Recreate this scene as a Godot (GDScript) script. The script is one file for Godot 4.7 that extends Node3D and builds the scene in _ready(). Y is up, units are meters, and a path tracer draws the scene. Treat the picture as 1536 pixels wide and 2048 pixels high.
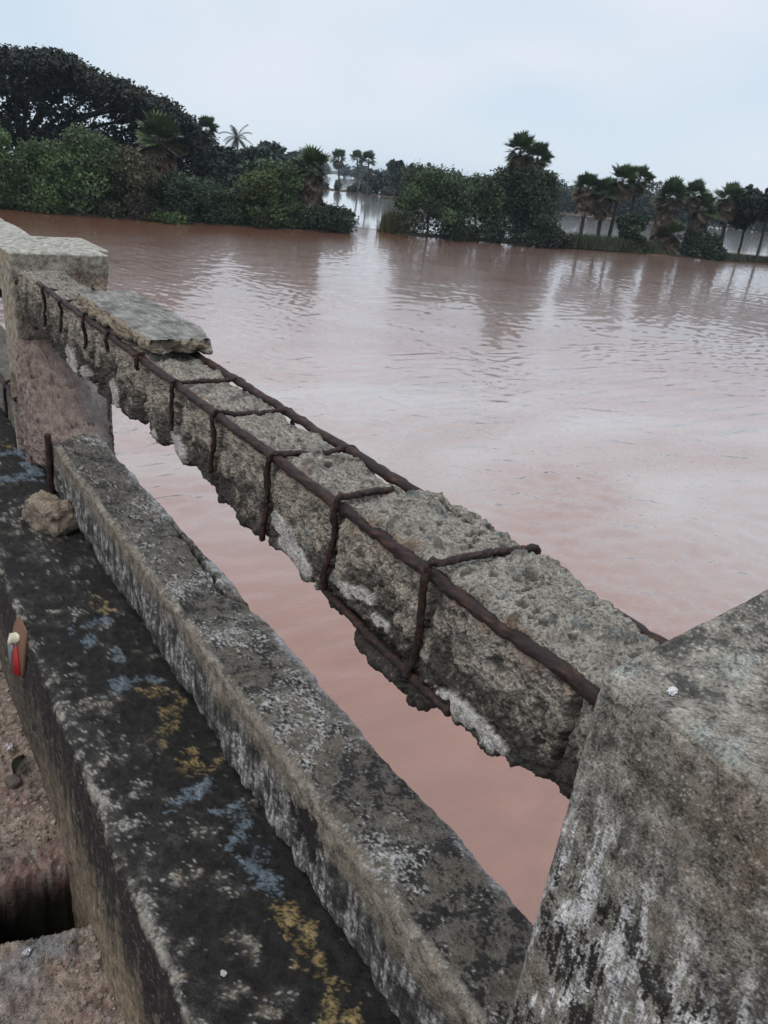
extends Node3D
# A broken concrete bridge railing over a brown river in flood, trees on the far bank.
# The railing runs along -z, the river lies on the +x side, the eye is at the origin.

const EYE := Vector3(0, 0, 0)
const WATER_Y := -6.5
const LAND_Y := -6.35

var total := 0
var used := {}
var vp: Vector3            # what the surface functions hand back: a point ...
var vc: Color              # ... and its colour (linear)
var rubble_tex: ImageTexture
var concrete_tex: ImageTexture
var rubble_relief: ImageTexture
var concrete_relief: ImageTexture
var M := {}
var nz := {}


func _ready() -> void:
	seed(7)
	camera_and_light()
	materials()
	water_and_land()
	bridge_ground()
	kerb()
	posts()
	lower_rails()
	upper_rail()
	next_span_rail()
	small_things()
	far_bank()


func camera_and_light() -> void:
	var cam := Camera3D.new()
	cam.name = "camera"
	add_child(cam)
	cam.transform = Transform3D(Basis(Vector3(0.829, 0.096, 0.55), Vector3(0.149, 0.911, -0.383), Vector3(-0.538, 0.4, 0.742)).orthonormalized(), EYE)
	cam.keep_aspect = Camera3D.KEEP_HEIGHT
	var at := CameraAttributesPhysical.new()
	at.frustum_focal_length = 18.13
	at.frustum_focus_distance = 1.05
	at.frustum_near = 0.02
	at.frustum_far = 6000.0
	at.exposure_aperture = 20.0
	cam.attributes = at
	cam.fov = 66.97
	cam.near = 0.02
	cam.far = 6000.0
	cam.current = true

	var env := Environment.new()
	env.background_mode = Environment.BG_SKY
	env.tonemap_mode = Environment.TONE_MAPPER_LINEAR
	env.tonemap_exposure = 1.0
	env.sdfgi_enabled = true
	env.ssao_enabled = true
	env.ssil_enabled = true
	var sky := Sky.new()
	var pano := PanoramaSkyMaterial.new()
	pano.panorama = ImageTexture.create_from_image(overcast())
	sky.sky_material = pano
	env.sky = sky
	env.fog_enabled = true
	env.fog_mode = Environment.FOG_MODE_EXPONENTIAL
	env.fog_density = 0.00022
	env.fog_light_color = Color(0.80, 0.88, 0.95)
	var we := WorldEnvironment.new()
	we.name = "world_environment"
	we.environment = env
	add_child(we)

	var sun := DirectionalLight3D.new()
	sun.name = "veiled_sun"
	sun.light_energy = 0.3
	sun.light_color = Color(1.0, 0.96, 0.9)
	sun.light_angular_distance = 25.0
	sun.shadow_enabled = true
	sun.rotation_degrees = Vector3(-62, -75, 0)
	add_child(sun)


func overcast() -> Image:
	# Air and high veil of cloud: pale blue low down, whiter aloft, with soft broad streaks.
	var w := 512
	var h := 256
	var im := Image.create(w, h, false, Image.FORMAT_RGBF)
	var n := noise(1.3, 4, 31)
	for y in h:
		var el := (0.5 - (y + 0.5) / h) * PI
		var up := maxf(0.0, sin(el))
		for x in w:
			var az := (x + 0.5) / w * TAU
			var d := Vector3(cos(az) * cos(el), sin(el) * 3.2, sin(az) * cos(el))
			var c := n.get_noise_3dv(d * 0.9)
			var veil := clampf(0.2 + smoothstep(0.08, 0.5, up) * 0.7 + c * 1.3, 0.0, 1.0)
			var blue := Vector3(0.56, 0.675, 0.785)
			var white := Vector3(0.755, 0.765, 0.825)
			var col := blue.lerp(white, veil)
			col = col.lerp(Vector3(0.64, 0.735, 0.805), (1.0 - smoothstep(0.0, 0.12, up)) * 0.6)
			col *= 1.13 + 0.27 * smoothstep(0.4, 1.0, up)
			im.set_pixel(x, y, Color(col.x, col.y, col.z))
	return im


# ------------------------------------------------------------------ helpers

func noise(freq: float, octaves := 3, s := 1, kind := FastNoiseLite.TYPE_SIMPLEX_SMOOTH) -> FastNoiseLite:
	var key := "%s %d %d %d" % [freq, octaves, s, kind]
	if not nz.has(key):
		var n := FastNoiseLite.new()
		n.noise_type = kind
		n.frequency = freq
		n.seed = s
		n.fractal_type = FastNoiseLite.FRACTAL_FBM if octaves > 1 else FastNoiseLite.FRACTAL_NONE
		n.fractal_octaves = octaves
		nz[key] = n
	return nz[key]


func cells(freq: float, s := 1, want := FastNoiseLite.RETURN_DISTANCE) -> FastNoiseLite:
	var key := "c%s %d %d" % [freq, s, want]
	if not nz.has(key):
		var n := FastNoiseLite.new()
		n.noise_type = FastNoiseLite.TYPE_CELLULAR
		n.frequency = freq
		n.seed = s
		n.fractal_type = FastNoiseLite.FRACTAL_NONE
		n.cellular_return_type = want
		nz[key] = n
	return nz[key]


func numbered(called: String) -> String:
	used[called] = used.get(called, -1) + 1
	return called if used[called] == 0 else "%s_%03d" % [called, used[called]]


func tag(o: Node3D, label: String, category: String, group := "", kind := "") -> void:
	if label:
		o.set_meta("label", label)
	if category:
		o.set_meta("category", category)
	if group:
		o.set_meta("group", group)
	if kind:
		o.set_meta("kind", kind)


func thing(called: String, label: String, category: String, at := Vector3.ZERO, group := "") -> Node3D:
	var o := Node3D.new()
	o.name = numbered(called)
	o.position = at
	add_child(o)
	tag(o, label, category, group)
	return o


func part(called: String, mesh: Mesh, mat: Material, parent: Node3D, at := Transform3D.IDENTITY) -> MeshInstance3D:
	var o := MeshInstance3D.new()
	o.name = numbered(called) if parent == self else called
	o.mesh = mesh
	o.material_override = mat
	o.transform = at
	parent.add_child(o, true)
	return o


func grid(rows: int, cols: int, closed: bool, outward: Vector3, fn: Callable) -> ArrayMesh:
	# A sheet of rows x cols points from fn(i, j), which sets vp and vc. Closed sheets wrap round along j.
	# outward: where the sheet faces; zero means away from its own middle.
	var p := PackedVector3Array()
	var c := PackedColorArray()
	var n := PackedVector3Array()
	p.resize(rows * cols)
	c.resize(rows * cols)
	n.resize(rows * cols)
	var k := 0
	var mid := Vector3.ZERO
	for i in rows:
		for j in cols:
			fn.call(i, j)
			p[k] = vp
			c[k] = vc
			mid += vp
			k += 1
	mid /= rows * cols
	var facing := 0.0
	total += rows * cols * 2
	for i in rows:
		var a := maxi(i - 1, 0) * cols
		var b := mini(i + 1, rows - 1) * cols
		for j in cols:
			var l := j - 1
			var r := j + 1
			if closed:
				l = (j - 1 + cols) % cols
				r = (j + 1) % cols
			else:
				l = maxi(l, 0)
				r = mini(r, cols - 1)
			k = i * cols + j
			var m := (p[b + j] - p[a + j]).cross(p[i * cols + r] - p[i * cols + l]).normalized()
			n[k] = m
			facing += m.dot(outward if outward != Vector3.ZERO else (p[k] - mid).normalized())
	if facing < 0:
		for q in n.size():
			n[q] = -n[q]
	var idx := PackedInt32Array()
	var last := cols if closed else cols - 1
	idx.resize((rows - 1) * last * 6)
	k = 0
	for i in rows - 1:
		for j in last:
			var a := i * cols + j
			var b := i * cols + (j + 1) % cols
			var d := a + cols
			var e := b + cols
			if facing < 0:
				idx[k] = a
				idx[k + 1] = d
				idx[k + 2] = b
				idx[k + 3] = b
				idx[k + 4] = d
				idx[k + 5] = e
			else:
				idx[k] = a
				idx[k + 1] = b
				idx[k + 2] = d
				idx[k + 3] = b
				idx[k + 4] = e
				idx[k + 5] = d
			k += 6
	var arr := []
	arr.resize(Mesh.ARRAY_MAX)
	arr[Mesh.ARRAY_VERTEX] = p
	arr[Mesh.ARRAY_NORMAL] = n
	arr[Mesh.ARRAY_COLOR] = c
	arr[Mesh.ARRAY_INDEX] = idx
	var m := ArrayMesh.new()
	m.add_surface_from_arrays(Mesh.PRIMITIVE_TRIANGLES, arr)
	return m


func ring(n_front: int, n_top: int, n_back: int, n_bottom: int, n_corner := 6) -> Array:
	# Points round a box section: [a, b, nx, ny]; a, b in -1..1 place the corner's centre, nx, ny point outward.
	# Front is -x (from the bottom up), then top, back, bottom.
	var out := []
	var sides := [[Vector2(-1, -1), Vector2(-1, 1), Vector2(-1, 0), n_front], [Vector2(-1, 1), Vector2(1, 1), Vector2(0, 1), n_top], [Vector2(1, 1), Vector2(1, -1), Vector2(1, 0), n_back], [Vector2(1, -1), Vector2(-1, -1), Vector2(0, -1), n_bottom]]
	for s in 4:
		var d = sides[s]
		for i in d[3]:
			var q: Vector2 = d[0].lerp(d[1], float(i) / d[3])
			out.append([q.x, q.y, d[2].x, d[2].y])
		var nx: Vector2 = sides[(s + 1) % 4][2]
		for i in n_corner:
			var m: Vector2 = d[2].slerp(nx, float(i) / n_corner)
			out.append([d[1].x, d[1].y, m.x, m.y])
	return out


func steps_z(z0: float, z1: float, px: float, side := 0.62, near_z := -0.2) -> PackedFloat32Array:
	# Places along the railing from z0 (near) to z1 (far), closer together where the eye is close.
	var out := PackedFloat32Array()
	var z := z0
	while z > z1:
		out.append(z)
		var d := sqrt(z * z + side * side)
		var step := px * d / 773.0 / maxf(0.4, side / d)
		if z > near_z:
			step = 0.03
		z -= step
	out.append(z1)
	return out


func table(t: PackedFloat32Array, z: float) -> float:
	# Linear interpolation in pairs (z falling, value).
	if z >= t[0]:
		return t[1]
	for i in range(2, t.size(), 2):
		if z >= t[i]:
			return lerpf(t[i - 1], t[i + 1], (z - t[i - 2]) / (t[i] - t[i - 2]))
	return t[t.size() - 1]


func mixc(a: Color, b: Color, t: float) -> Color:
	return a.lerp(b, clampf(t, 0.0, 1.0))


func cut(v: float, at: float, w := 0.05) -> float:
	# a sharp-edged patch where v passes at
	return smoothstep(at - w, at + w, v)


func tube(path: PackedVector3Array, radius: float, sides: int, rough := 0.0, s := 3, taper := 1.0, c0 := Color(0.027, 0.017, 0.017), c1 := Color(0.07, 0.038, 0.030)) -> ArrayMesh:
	# A rod along a path, closed at its ends.
	var frames := []
	var up := Vector3(0.31, 0.87, 0.12)
	for i in path.size():
		var t := (path[mini(i + 1, path.size() - 1)] - path[maxi(i - 1, 0)]).normalized()
		var u := (up - t * up.dot(t)).normalized()
		up = u
		frames.append([u, t.cross(u)])
	var rn := noise(110.0, 3, s)
	var cn := noise(45.0, 3, s + 5)
	var fine := noise(420.0, 2, s + 9)
	var count := path.size()
	return grid(count + 2, sides, true, Vector3.ZERO, func(i: int, j: int):
		var q := clampi(i - 1, 0, count - 1)
		var a := TAU * j / sides
		var o: Vector3 = frames[q][0] * cos(a) + frames[q][1] * sin(a)
		var r := radius * lerpf(1.0, taper, float(q) / maxf(1.0, count - 1))
		if i == 0 or i == count + 1:
			r *= 0.05
		var base := path[q]
		if rough > 0.0:
			r += rough * (rn.get_noise_3dv(base + o * radius) + 0.5 * fine.get_noise_3dv(base + o * radius))
		vp = base + o * r
		var t := clampf(cn.get_noise_3dv(vp) * 1.3 + 0.25 + 0.5 * fine.get_noise_3dv(vp), 0.0, 1.0)
		vc = c0.lerp(c1, t * t)
		if rough > 0.0:
			vc = vc.lerp(Color(0.16, 0.07, 0.035), cut(fine.get_noise_3dv(vp * 0.7) + cn.get_noise_3dv(vp * 2.0) * 0.8, 0.5, 0.12) * 0.45))


func smooth_path(pts: Array, per: int, jitter := 0.0, s := 1) -> PackedVector3Array:
	var out := PackedVector3Array()
	var n := noise(14.0, 2, s)
	for i in pts.size() - 1:
		var a: Vector3 = pts[maxi(i - 1, 0)]
		var b: Vector3 = pts[i]
		var c: Vector3 = pts[i + 1]
		var d: Vector3 = pts[mini(i + 2, pts.size() - 1)]
		for k in per:
			out.append(b.cubic_interpolate(c, a, d, float(k) / per))
	out.append(pts[-1])
	if jitter > 0.0:
		for i in out.size():
			var p := out[i]
			out[i] = p + jitter * Vector3(n.get_noise_3dv(p), n.get_noise_3dv(p + Vector3(9, 0, 0)), n.get_noise_3dv(p + Vector3(0, 9, 0)))
	return out


# ------------------------------------------------------------------ materials

func materials() -> void:
	# what the surfaces are made of, close up: sand and cement, specks, pores
	var size := 1024
	var broad := noise(0.012, 5, 11).get_seamless_image(size, size).get_data()
	var small := noise(0.16, 3, 12).get_seamless_image(size, size).get_data()
	var sand := cells(0.16, 13, FastNoiseLite.RETURN_CELL_VALUE).get_seamless_image(size, size).get_data()
	var sand_at := cells(0.16, 13).get_seamless_image(size, size).get_data()
	var dots := cells(0.045, 14).get_seamless_image(size, size).get_data()
	var dots_v := cells(0.045, 14, FastNoiseLite.RETURN_CELL_VALUE).get_seamless_image(size, size).get_data()
	var rub := PackedByteArray()
	var con := PackedByteArray()
	rub.resize(size * size)
	con.resize(size * size)
	var rough_h := PackedFloat32Array()
	var smooth_h := PackedFloat32Array()
	rough_h.resize(size * size)
	smooth_h.resize(size * size)
	for k in size * size:
		var bo := broad[k] / 255.0 - 0.5
		var sm := small[k] / 255.0 - 0.5
		var sa := sand[k] / 255.0 - 0.5
		var pore := maxf(0.0, 0.30 - dots[k] / 255.0) * 3.3
		var dv := dots_v[k] / 255.0
		var v := 0.55 + 0.40 * sa + 0.45 * sm + 0.35 * bo
		pore = clampf(pore * 1.5 + sm * 1.2 - 0.25, 0.0, 1.0)
		if dv < 0.16:
			v *= 1.0 - 0.7 * minf(1.0, pore * 1.6)
		elif dv > 0.85:
			v += 0.25 * minf(1.0, pore * 1.6)
		rub[k] = clampi(int(pow(clampf(v, 0.06, 1.0), 0.4545) * 255.0), 0, 255)
		v = 0.55 + 0.65 * bo + 0.50 * sm + 0.42 * sa
		if dv < 0.07:
			v *= 1.0 - 0.6 * minf(1.0, pore * 1.8)
		elif dv > 0.92:
			v += 0.3 * minf(1.0, pore * 1.8)
		con[k] = clampi(int(pow(clampf(v, 0.05, 1.0), 0.4545) * 255.0), 0, 255)
		rough_h[k] = 0.45 * (bo + 0.5) + 0.25 * (sm + 0.5) + 0.35 * (1.0 - sand_at[k] / 255.0) * (0.4 + 0.6 * (sa + 0.5)) - (0.3 * pore if dv < 0.16 else 0.0)
		smooth_h[k] = 0.5 * (bo + 0.5) + 0.2 * (sm + 0.5) + 0.2 * (1.0 - sand_at[k] / 255.0) * (sa + 0.6) - (0.3 * pore if dv < 0.07 else 0.0)
	rubble_tex = ImageTexture.create_from_image(Image.create_from_data(size, size, false, Image.FORMAT_L8, rub))
	concrete_tex = ImageTexture.create_from_image(Image.create_from_data(size, size, false, Image.FORMAT_L8, con))
	rubble_relief = ImageTexture.create_from_image(Image.create_from_data(size, size, false, Image.FORMAT_RF, rough_h.to_byte_array()))
	concrete_relief = ImageTexture.create_from_image(Image.create_from_data(size, size, false, Image.FORMAT_RF, smooth_h.to_byte_array()))

	M.rubble = stony("rubble", 3.1, 0.55, 0.92, true)
	M.concrete = stony("concrete", 2.7, 0.32, 0.88, false)
	M.dirt = stony("dirt", 2.3, 0.7, 0.95, true)
	M.rust = stony("rust", 6.0, 0.14, 0.62, true)
	M.leaf = plain("leaf", 0.55, true)
	M.leaf.backlight_enabled = true
	M.leaf.backlight = Color(0.25, 0.25, 0.25)
	M.grit = plain("grit", 0.95, true)
	M.bark = plain("bark", 0.9, true)
	M.land = plain("land", 0.95, true)
	M.foil = plain("foil", 0.32, true)
	M.foil.metallic = 0.7
	M.paper = plain("paper", 0.7, true)

	var w := StandardMaterial3D.new()
	w.resource_name = "muddy_water"
	w.vertex_color_use_as_albedo = true
	w.roughness = 0.10
	w.metallic_specular = 0.68
	w.clearcoat_enabled = true
	w.clearcoat = 0.6
	w.clearcoat_roughness = 0.06
	var nt := NoiseTexture2D.new()
	nt.width = 1024
	nt.height = 1024
	nt.seamless = true
	nt.as_normal_map = true
	nt.bump_strength = 3.0
	var wn := FastNoiseLite.new()
	wn.noise_type = FastNoiseLite.TYPE_SIMPLEX_SMOOTH
	wn.frequency = 0.045
	wn.fractal_octaves = 3
	wn.fractal_gain = 0.5
	wn.seed = 5
	nt.noise = wn
	w.normal_enabled = true
	w.normal_texture = nt
	w.normal_scale = 0.62
	w.uv1_triplanar = true
	w.uv1_world_triplanar = true
	w.uv1_scale = Vector3(0.11, 0.16, 0.19)
	M.water = w


func stony(called: String, scale: float, relief_cm: float, rough: float, coarse: bool) -> StandardMaterial3D:
	var m := StandardMaterial3D.new()
	m.resource_name = called
	m.vertex_color_use_as_albedo = true
	m.albedo_texture = rubble_tex if coarse else concrete_tex
	m.albedo_color = Color(1.75, 1.75, 1.75).linear_to_srgb()
	m.roughness = rough
	m.metallic_specular = 0.4
	m.heightmap_enabled = true
	m.heightmap_texture = rubble_relief if coarse else concrete_relief
	m.heightmap_scale = relief_cm
	m.uv1_triplanar = true
	m.uv1_world_triplanar = true
	m.uv1_scale = Vector3.ONE * scale
	return m


func plain(called: String, rough: float, coloured := false, color := Color.WHITE) -> StandardMaterial3D:
	var m := StandardMaterial3D.new()
	m.resource_name = called
	m.albedo_color = color
	m.vertex_color_use_as_albedo = coloured
	m.roughness = rough
	return m


# ------------------------------------------------------------------ river and land

func spread_lines(from: float, to: float, fine_from: float, fine_to: float, cell: float, growth := 1.12) -> PackedFloat32Array:
	var left := PackedFloat32Array()
	var x := fine_from
	var s := cell
	while x > from:
		s *= growth
		x -= s
		left.append(maxf(x, from))
	left.reverse()
	x = fine_from
	while x < fine_to:
		left.append(x)
		x += cell
	s = cell
	while x < to:
		left.append(x)
		s *= growth
		x += s
	left.append(to)
	return left


func water_and_land() -> void:
	var xs := spread_lines(-3000, 22.0, 1.0, 22.0, 0.14)
	xs.remove_at(xs.size() - 1)
	xs.append_array(spread_lines(22.0, 4000, 22.0, 112.0, 0.47))
	var zs := spread_lines(-4500, -25.0, -84.0, -25.0, 0.42)
	zs.remove_at(zs.size() - 1)
	zs.append_array(spread_lines(-25.0, 900, -25.0, 2.0, 0.14))
	var ripple := noise(1.9, 2, 25)
	var wave := noise(1.3, 2, 21)
	var patch := noise(0.05, 3, 22)
	var swirl := noise(0.035, 4, 23)
	var pattern := noise(0.11, 4, 24)
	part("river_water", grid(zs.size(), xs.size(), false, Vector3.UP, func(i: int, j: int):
		var x := xs[j]
		var z := zs[i]
		var y := WATER_Y
		# calm water under the bank, ruffled water in mid river, with lulls
		var along := z + 0.12 * x
		var stir := smoothstep(-71.0, -60.0, along + patch.get_noise_2d(x * 0.6, z * 1.8) * 11.0)
		var wx := swirl.get_noise_2d(x, z) * 7.0
		if z > -90.0 and z < 10.0 and x > -5.0 and x < 115.0:
			y += ripple.get_noise_2d(x * 0.75 + z * 0.5 + wx * 0.3, z * 1.3) * 0.050 * smoothstep(34.0, 14.0, Vector2(x, z).length()) * clampf(0.75 + pattern.get_noise_2d(x, z) * 1.2, 0.2, 1.3)
			y += wave.get_noise_2d(x * 0.8 + wx, z * 1.3) * 0.034 * (0.05 + 0.92 * stir)
		# silt and thin foam in bands, with sky sheen painted in as pale colour
		var f := pattern.get_noise_2d((x + wx * 1.2) * 0.7, (z + wx) * 1.7)
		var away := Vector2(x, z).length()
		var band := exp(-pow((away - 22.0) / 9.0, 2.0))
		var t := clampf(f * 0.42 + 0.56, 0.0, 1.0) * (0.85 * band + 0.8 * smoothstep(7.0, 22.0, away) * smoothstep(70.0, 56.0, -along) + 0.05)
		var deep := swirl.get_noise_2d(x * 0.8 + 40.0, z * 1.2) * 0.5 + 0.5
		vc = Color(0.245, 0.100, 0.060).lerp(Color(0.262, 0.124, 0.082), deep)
		vc *= 1.0 + 0.16 * ripple.get_noise_2d(x * 0.5 + wx, z * 1.1 + 50.0) * smoothstep(40.0, 15.0, away)  # mottling painted in for sky reflections on the near ripples
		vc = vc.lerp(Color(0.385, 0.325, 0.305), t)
		vc = vc.lerp(Color(0.64, 0.61, 0.59), smoothstep(-84.0, -100.0, z + 0.1 * (x - 50.0)) * 0.8)  # far water whitened to imitate the sky mirrored at grazing angles
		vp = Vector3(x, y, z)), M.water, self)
	tag(get_node("river_water"), "wide muddy brown river in flood reflecting the overcast sky", "river", "", "structure")

	var calm: StandardMaterial3D = M.water.duplicate()
	calm.resource_name = "still_water"
	calm.normal_scale = 0.32
	calm.clearcoat = 1.0
	calm.vertex_color_use_as_albedo = false
	calm.albedo_color = Color(0.68, 0.65, 0.63).linear_to_srgb()  # near-white base colour stands in for sky reflected on the flood
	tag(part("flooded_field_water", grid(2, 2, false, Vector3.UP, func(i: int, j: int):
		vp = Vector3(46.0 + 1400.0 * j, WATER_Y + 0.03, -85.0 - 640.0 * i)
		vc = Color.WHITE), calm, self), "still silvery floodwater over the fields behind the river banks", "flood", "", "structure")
	land("left_river_bank", PackedVector2Array([Vector2(-90, -84), Vector2(8, -86.5), Vector2(18, -82), Vector2(27, -79), Vector2(38, -77), Vector2(46, -77), Vector2(50, -79.5), Vector2(51, -83), Vector2(48, -100), Vector2(70, -128), Vector2(84, -150), Vector2(60, -190), Vector2(-120, -190)]), "low overgrown river bank under the big trees")
	land("middle_river_bank", PackedVector2Array([Vector2(53.5, -80.5), Vector2(57, -79), Vector2(64, -77), Vector2(70, -74.5), Vector2(80, -72), Vector2(88, -69), Vector2(97, -66), Vector2(106, -63.5), Vector2(120, -60), Vector2(130, -66), Vector2(121, -76), Vector2(107, -84), Vector2(96, -86), Vector2(86, -84), Vector2(72, -80.5), Vector2(60, -82), Vector2(54, -83)]), "narrow strip of grassy bank between river and flooded fields")
	land("field_bank", PackedVector2Array([Vector2(88, -232), Vector2(150, -205), Vector2(158, -207), Vector2(168, -222), Vector2(140, -236), Vector2(95, -252)]), "green strip of raised field beyond the flood channel")
	land("wooded_bank", PackedVector2Array([Vector2(165, -232), Vector2(220, -204), Vector2(262, -186), Vector2(300, -160), Vector2(330, -170), Vector2(290, -230), Vector2(220, -262), Vector2(170, -255)]), "low far bank carrying a line of trees")
	land("mud_spit", PackedVector2Array([Vector2(186, -185), Vector2(204, -172), Vector2(222, -165), Vector2(224, -168), Vector2(206, -180), Vector2(190, -189)]), "bare brown spit of mud in the flooded field", Color(0.27, 0.2, 0.15))
	land("far_shore", PackedVector2Array([Vector2(-800, -700), Vector2(300, -760), Vector2(800, -690), Vector2(1500, -300), Vector2(2600, 200), Vector2(2600, -1400), Vector2(-800, -1400)]), "distant flat shore at the horizon")


func land(called: String, outline: PackedVector2Array, label: String, tone := Color(0.055, 0.065, 0.03)) -> void:
	# A low bank: its outline at the water, a sloping rim, a rough top.
	var tri := Geometry2D.triangulate_polygon(outline)
	var st := SurfaceTool.new()
	st.begin(Mesh.PRIMITIVE_TRIANGLES)
	var mid := Vector2.ZERO
	for q in outline:
		mid += q / outline.size()
	var top := []
	for q in outline:
		var inn: Vector2 = q + (mid - q).normalized() * 0.8
		top.append(Vector3(inn.x, LAND_Y - 0.02, inn.y))
	for i in range(0, tri.size(), 3):
		var a: Vector3 = top[tri[i]]
		var b: Vector3 = top[tri[i + 1]]
		var c: Vector3 = top[tri[i + 2]]
		if (c - a).cross(b - a).y < 0:
			var s := b
			b = c
			c = s
		for v in [a, b, c]:
			st.set_color(tone)
			st.add_vertex(v)
	var turn := 1.0 if Geometry2D.is_polygon_clockwise(outline) else -1.0
	for i in outline.size():
		var k := (i + 1) % outline.size()
		var a := Vector3(outline[i].x, WATER_Y - 0.4, outline[i].y)
		var b := Vector3(outline[k].x, WATER_Y - 0.4, outline[k].y)
		var quad := [a, b, top[k], a, top[k], top[i]]
		if turn < 0:
			quad = [b, a, top[i], b, top[i], top[k]]
		for v in quad:
			st.set_color(Color(0.13, 0.08, 0.05))
			st.add_vertex(v)
	st.generate_normals()
	tag(part(called, st.commit(), M.land, self), label, "land", "", "structure")


# ------------------------------------------------------------------ bridge: walkway, kerb, posts, rails

func bridge_ground() -> void:
	var xs := spread_lines(-2.2, 0.25, -0.02, 0.25, 0.0035, 1.25)
	var zs := spread_lines(-6.5, 2.0, -2.25, -0.9, 0.0042, 1.25)
	var big := noise(6.0, 4, 41)
	var mid := noise(30.0, 4, 42)
	var fine := noise(130.0, 3, 43)
	var peb := cells(70.0, 44)
	var pebv := cells(70.0, 44, FastNoiseLite.RETURN_CELL_VALUE)
	var tint := noise(9.0, 3, 45)
	part("walkway", grid(zs.size(), xs.size(), false, Vector3.UP, func(i: int, j: int):
		var x := xs[j]
		var z := zs[i]
		var q := Vector3(x, 0, z)
		var n1 := big.get_noise_3dv(q)
		var n2 := mid.get_noise_3dv(q)
		var n3 := fine.get_noise_3dv(q)
		var y := -1.5 + n1 * 0.012 + n2 * 0.008 + n3 * 0.003
		# the broken-out drain pit beside the kerb
		var e := n1 * 0.03 + n2 * 0.004
		var front := smoothstep(-1.215 + e * 0.8 - (0.237 - x) * 0.22, -1.225 + e * 0.8 - (0.237 - x) * 0.22, z)
		var backw := smoothstep(-1.43 + e, -1.385 + e, z)
		var left := smoothstep(0.062 + e * 0.4, 0.072 + e * 0.4, x)
		var pit := front * backw * left
		# crumbled slope at the far lip of the pit
		var lip := exp(-pow((z + 1.41 + e) / 0.06, 2.0)) * (1.0 - pit) * (1.0 if z < -1.38 + e else 0.0)
		y -= lip * (0.035 + 0.03 * n2) + pit * 0.65
		var d := peb.get_noise_3dv(q)
		var cv := pebv.get_noise_3dv(q)
		var stone := smoothstep(-0.55, -0.8, d) * (1.0 if cv > 0.35 else 0.0)
		y += stone * 0.004
		var col := Color(0.30, 0.235, 0.19).lerp(Color(0.20, 0.165, 0.145), clampf(n1 * 1.4 + 0.35, 0, 1))
		col = mixc(col, Color(0.19, 0.12, 0.105), smoothstep(0.05, 0.4, tint.get_noise_3dv(q)) * 0.8 + lip * 0.5)
		col = mixc(col, Color(0.20, 0.20, 0.20), smoothstep(-1.0, -1.2, z) * smoothstep(-1.4, -1.25, z) * clampf(0.5 + n1 * 1.5, 0, 1))
		col = mixc(col, Color(0.36, 0.30, 0.25), smoothstep(0.1, 0.6, n2) * 0.5)
		col = mixc(col, Color(0.075, 0.06, 0.05), smoothstep(0.15, 0.55, -n2 - 0.4 * n3) * 0.8)
		col = mixc(col, Color(0.26, 0.24, 0.23) * (0.7 + 0.6 * cv), stone * 0.8)
		col = mixc(col, Color(0.014, 0.012, 0.011), smoothstep(0.01, 0.12, pit))  # inside of the pit painted near black to imitate deep shade
		vc = col
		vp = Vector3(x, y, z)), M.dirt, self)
	tag(get_node("walkway"), "crumbling bridge walkway of dirt and broken concrete with a drain pit", "walkway", "", "structure")
	# the deck that carries it, down to the river side
	var st := SurfaceTool.new()
	var b := BoxMesh.new()
	b.size = Vector3(6.0, 0.5, 10.0)
	st.append_from(b, 0, Transform3D(Basis.IDENTITY, Vector3(-2.25, -2.35, -1.5)))
	var b2 := BoxMesh.new()
	b2.size = Vector3(0.4, 0.55, 10.0)
	st.append_from(b2, 0, Transform3D(Basis.IDENTITY, Vector3(0.48, -1.82, -1.5)))
	var deck := part("bridge_deck", st.commit(), stony_plain(Color(0.16, 0.145, 0.125)), self)
	tag(deck, "concrete bridge deck under kerb and walkway", "bridge", "", "structure")


func stony_plain(c: Color) -> StandardMaterial3D:
	var m: StandardMaterial3D = M.concrete.duplicate()
	m.vertex_color_use_as_albedo = false
	m.albedo_color = (c * 1.75).linear_to_srgb()
	return m


func blot(p: Vector2, c: Vector2, half: Vector2, turn: float, warp: float) -> float:
	# 1 inside an uneven ellipse, 0 outside.
	var d := (p - c).rotated(-turn) / half
	return smoothstep(1.0 + warp, 0.82 + warp, d.length())


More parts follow.
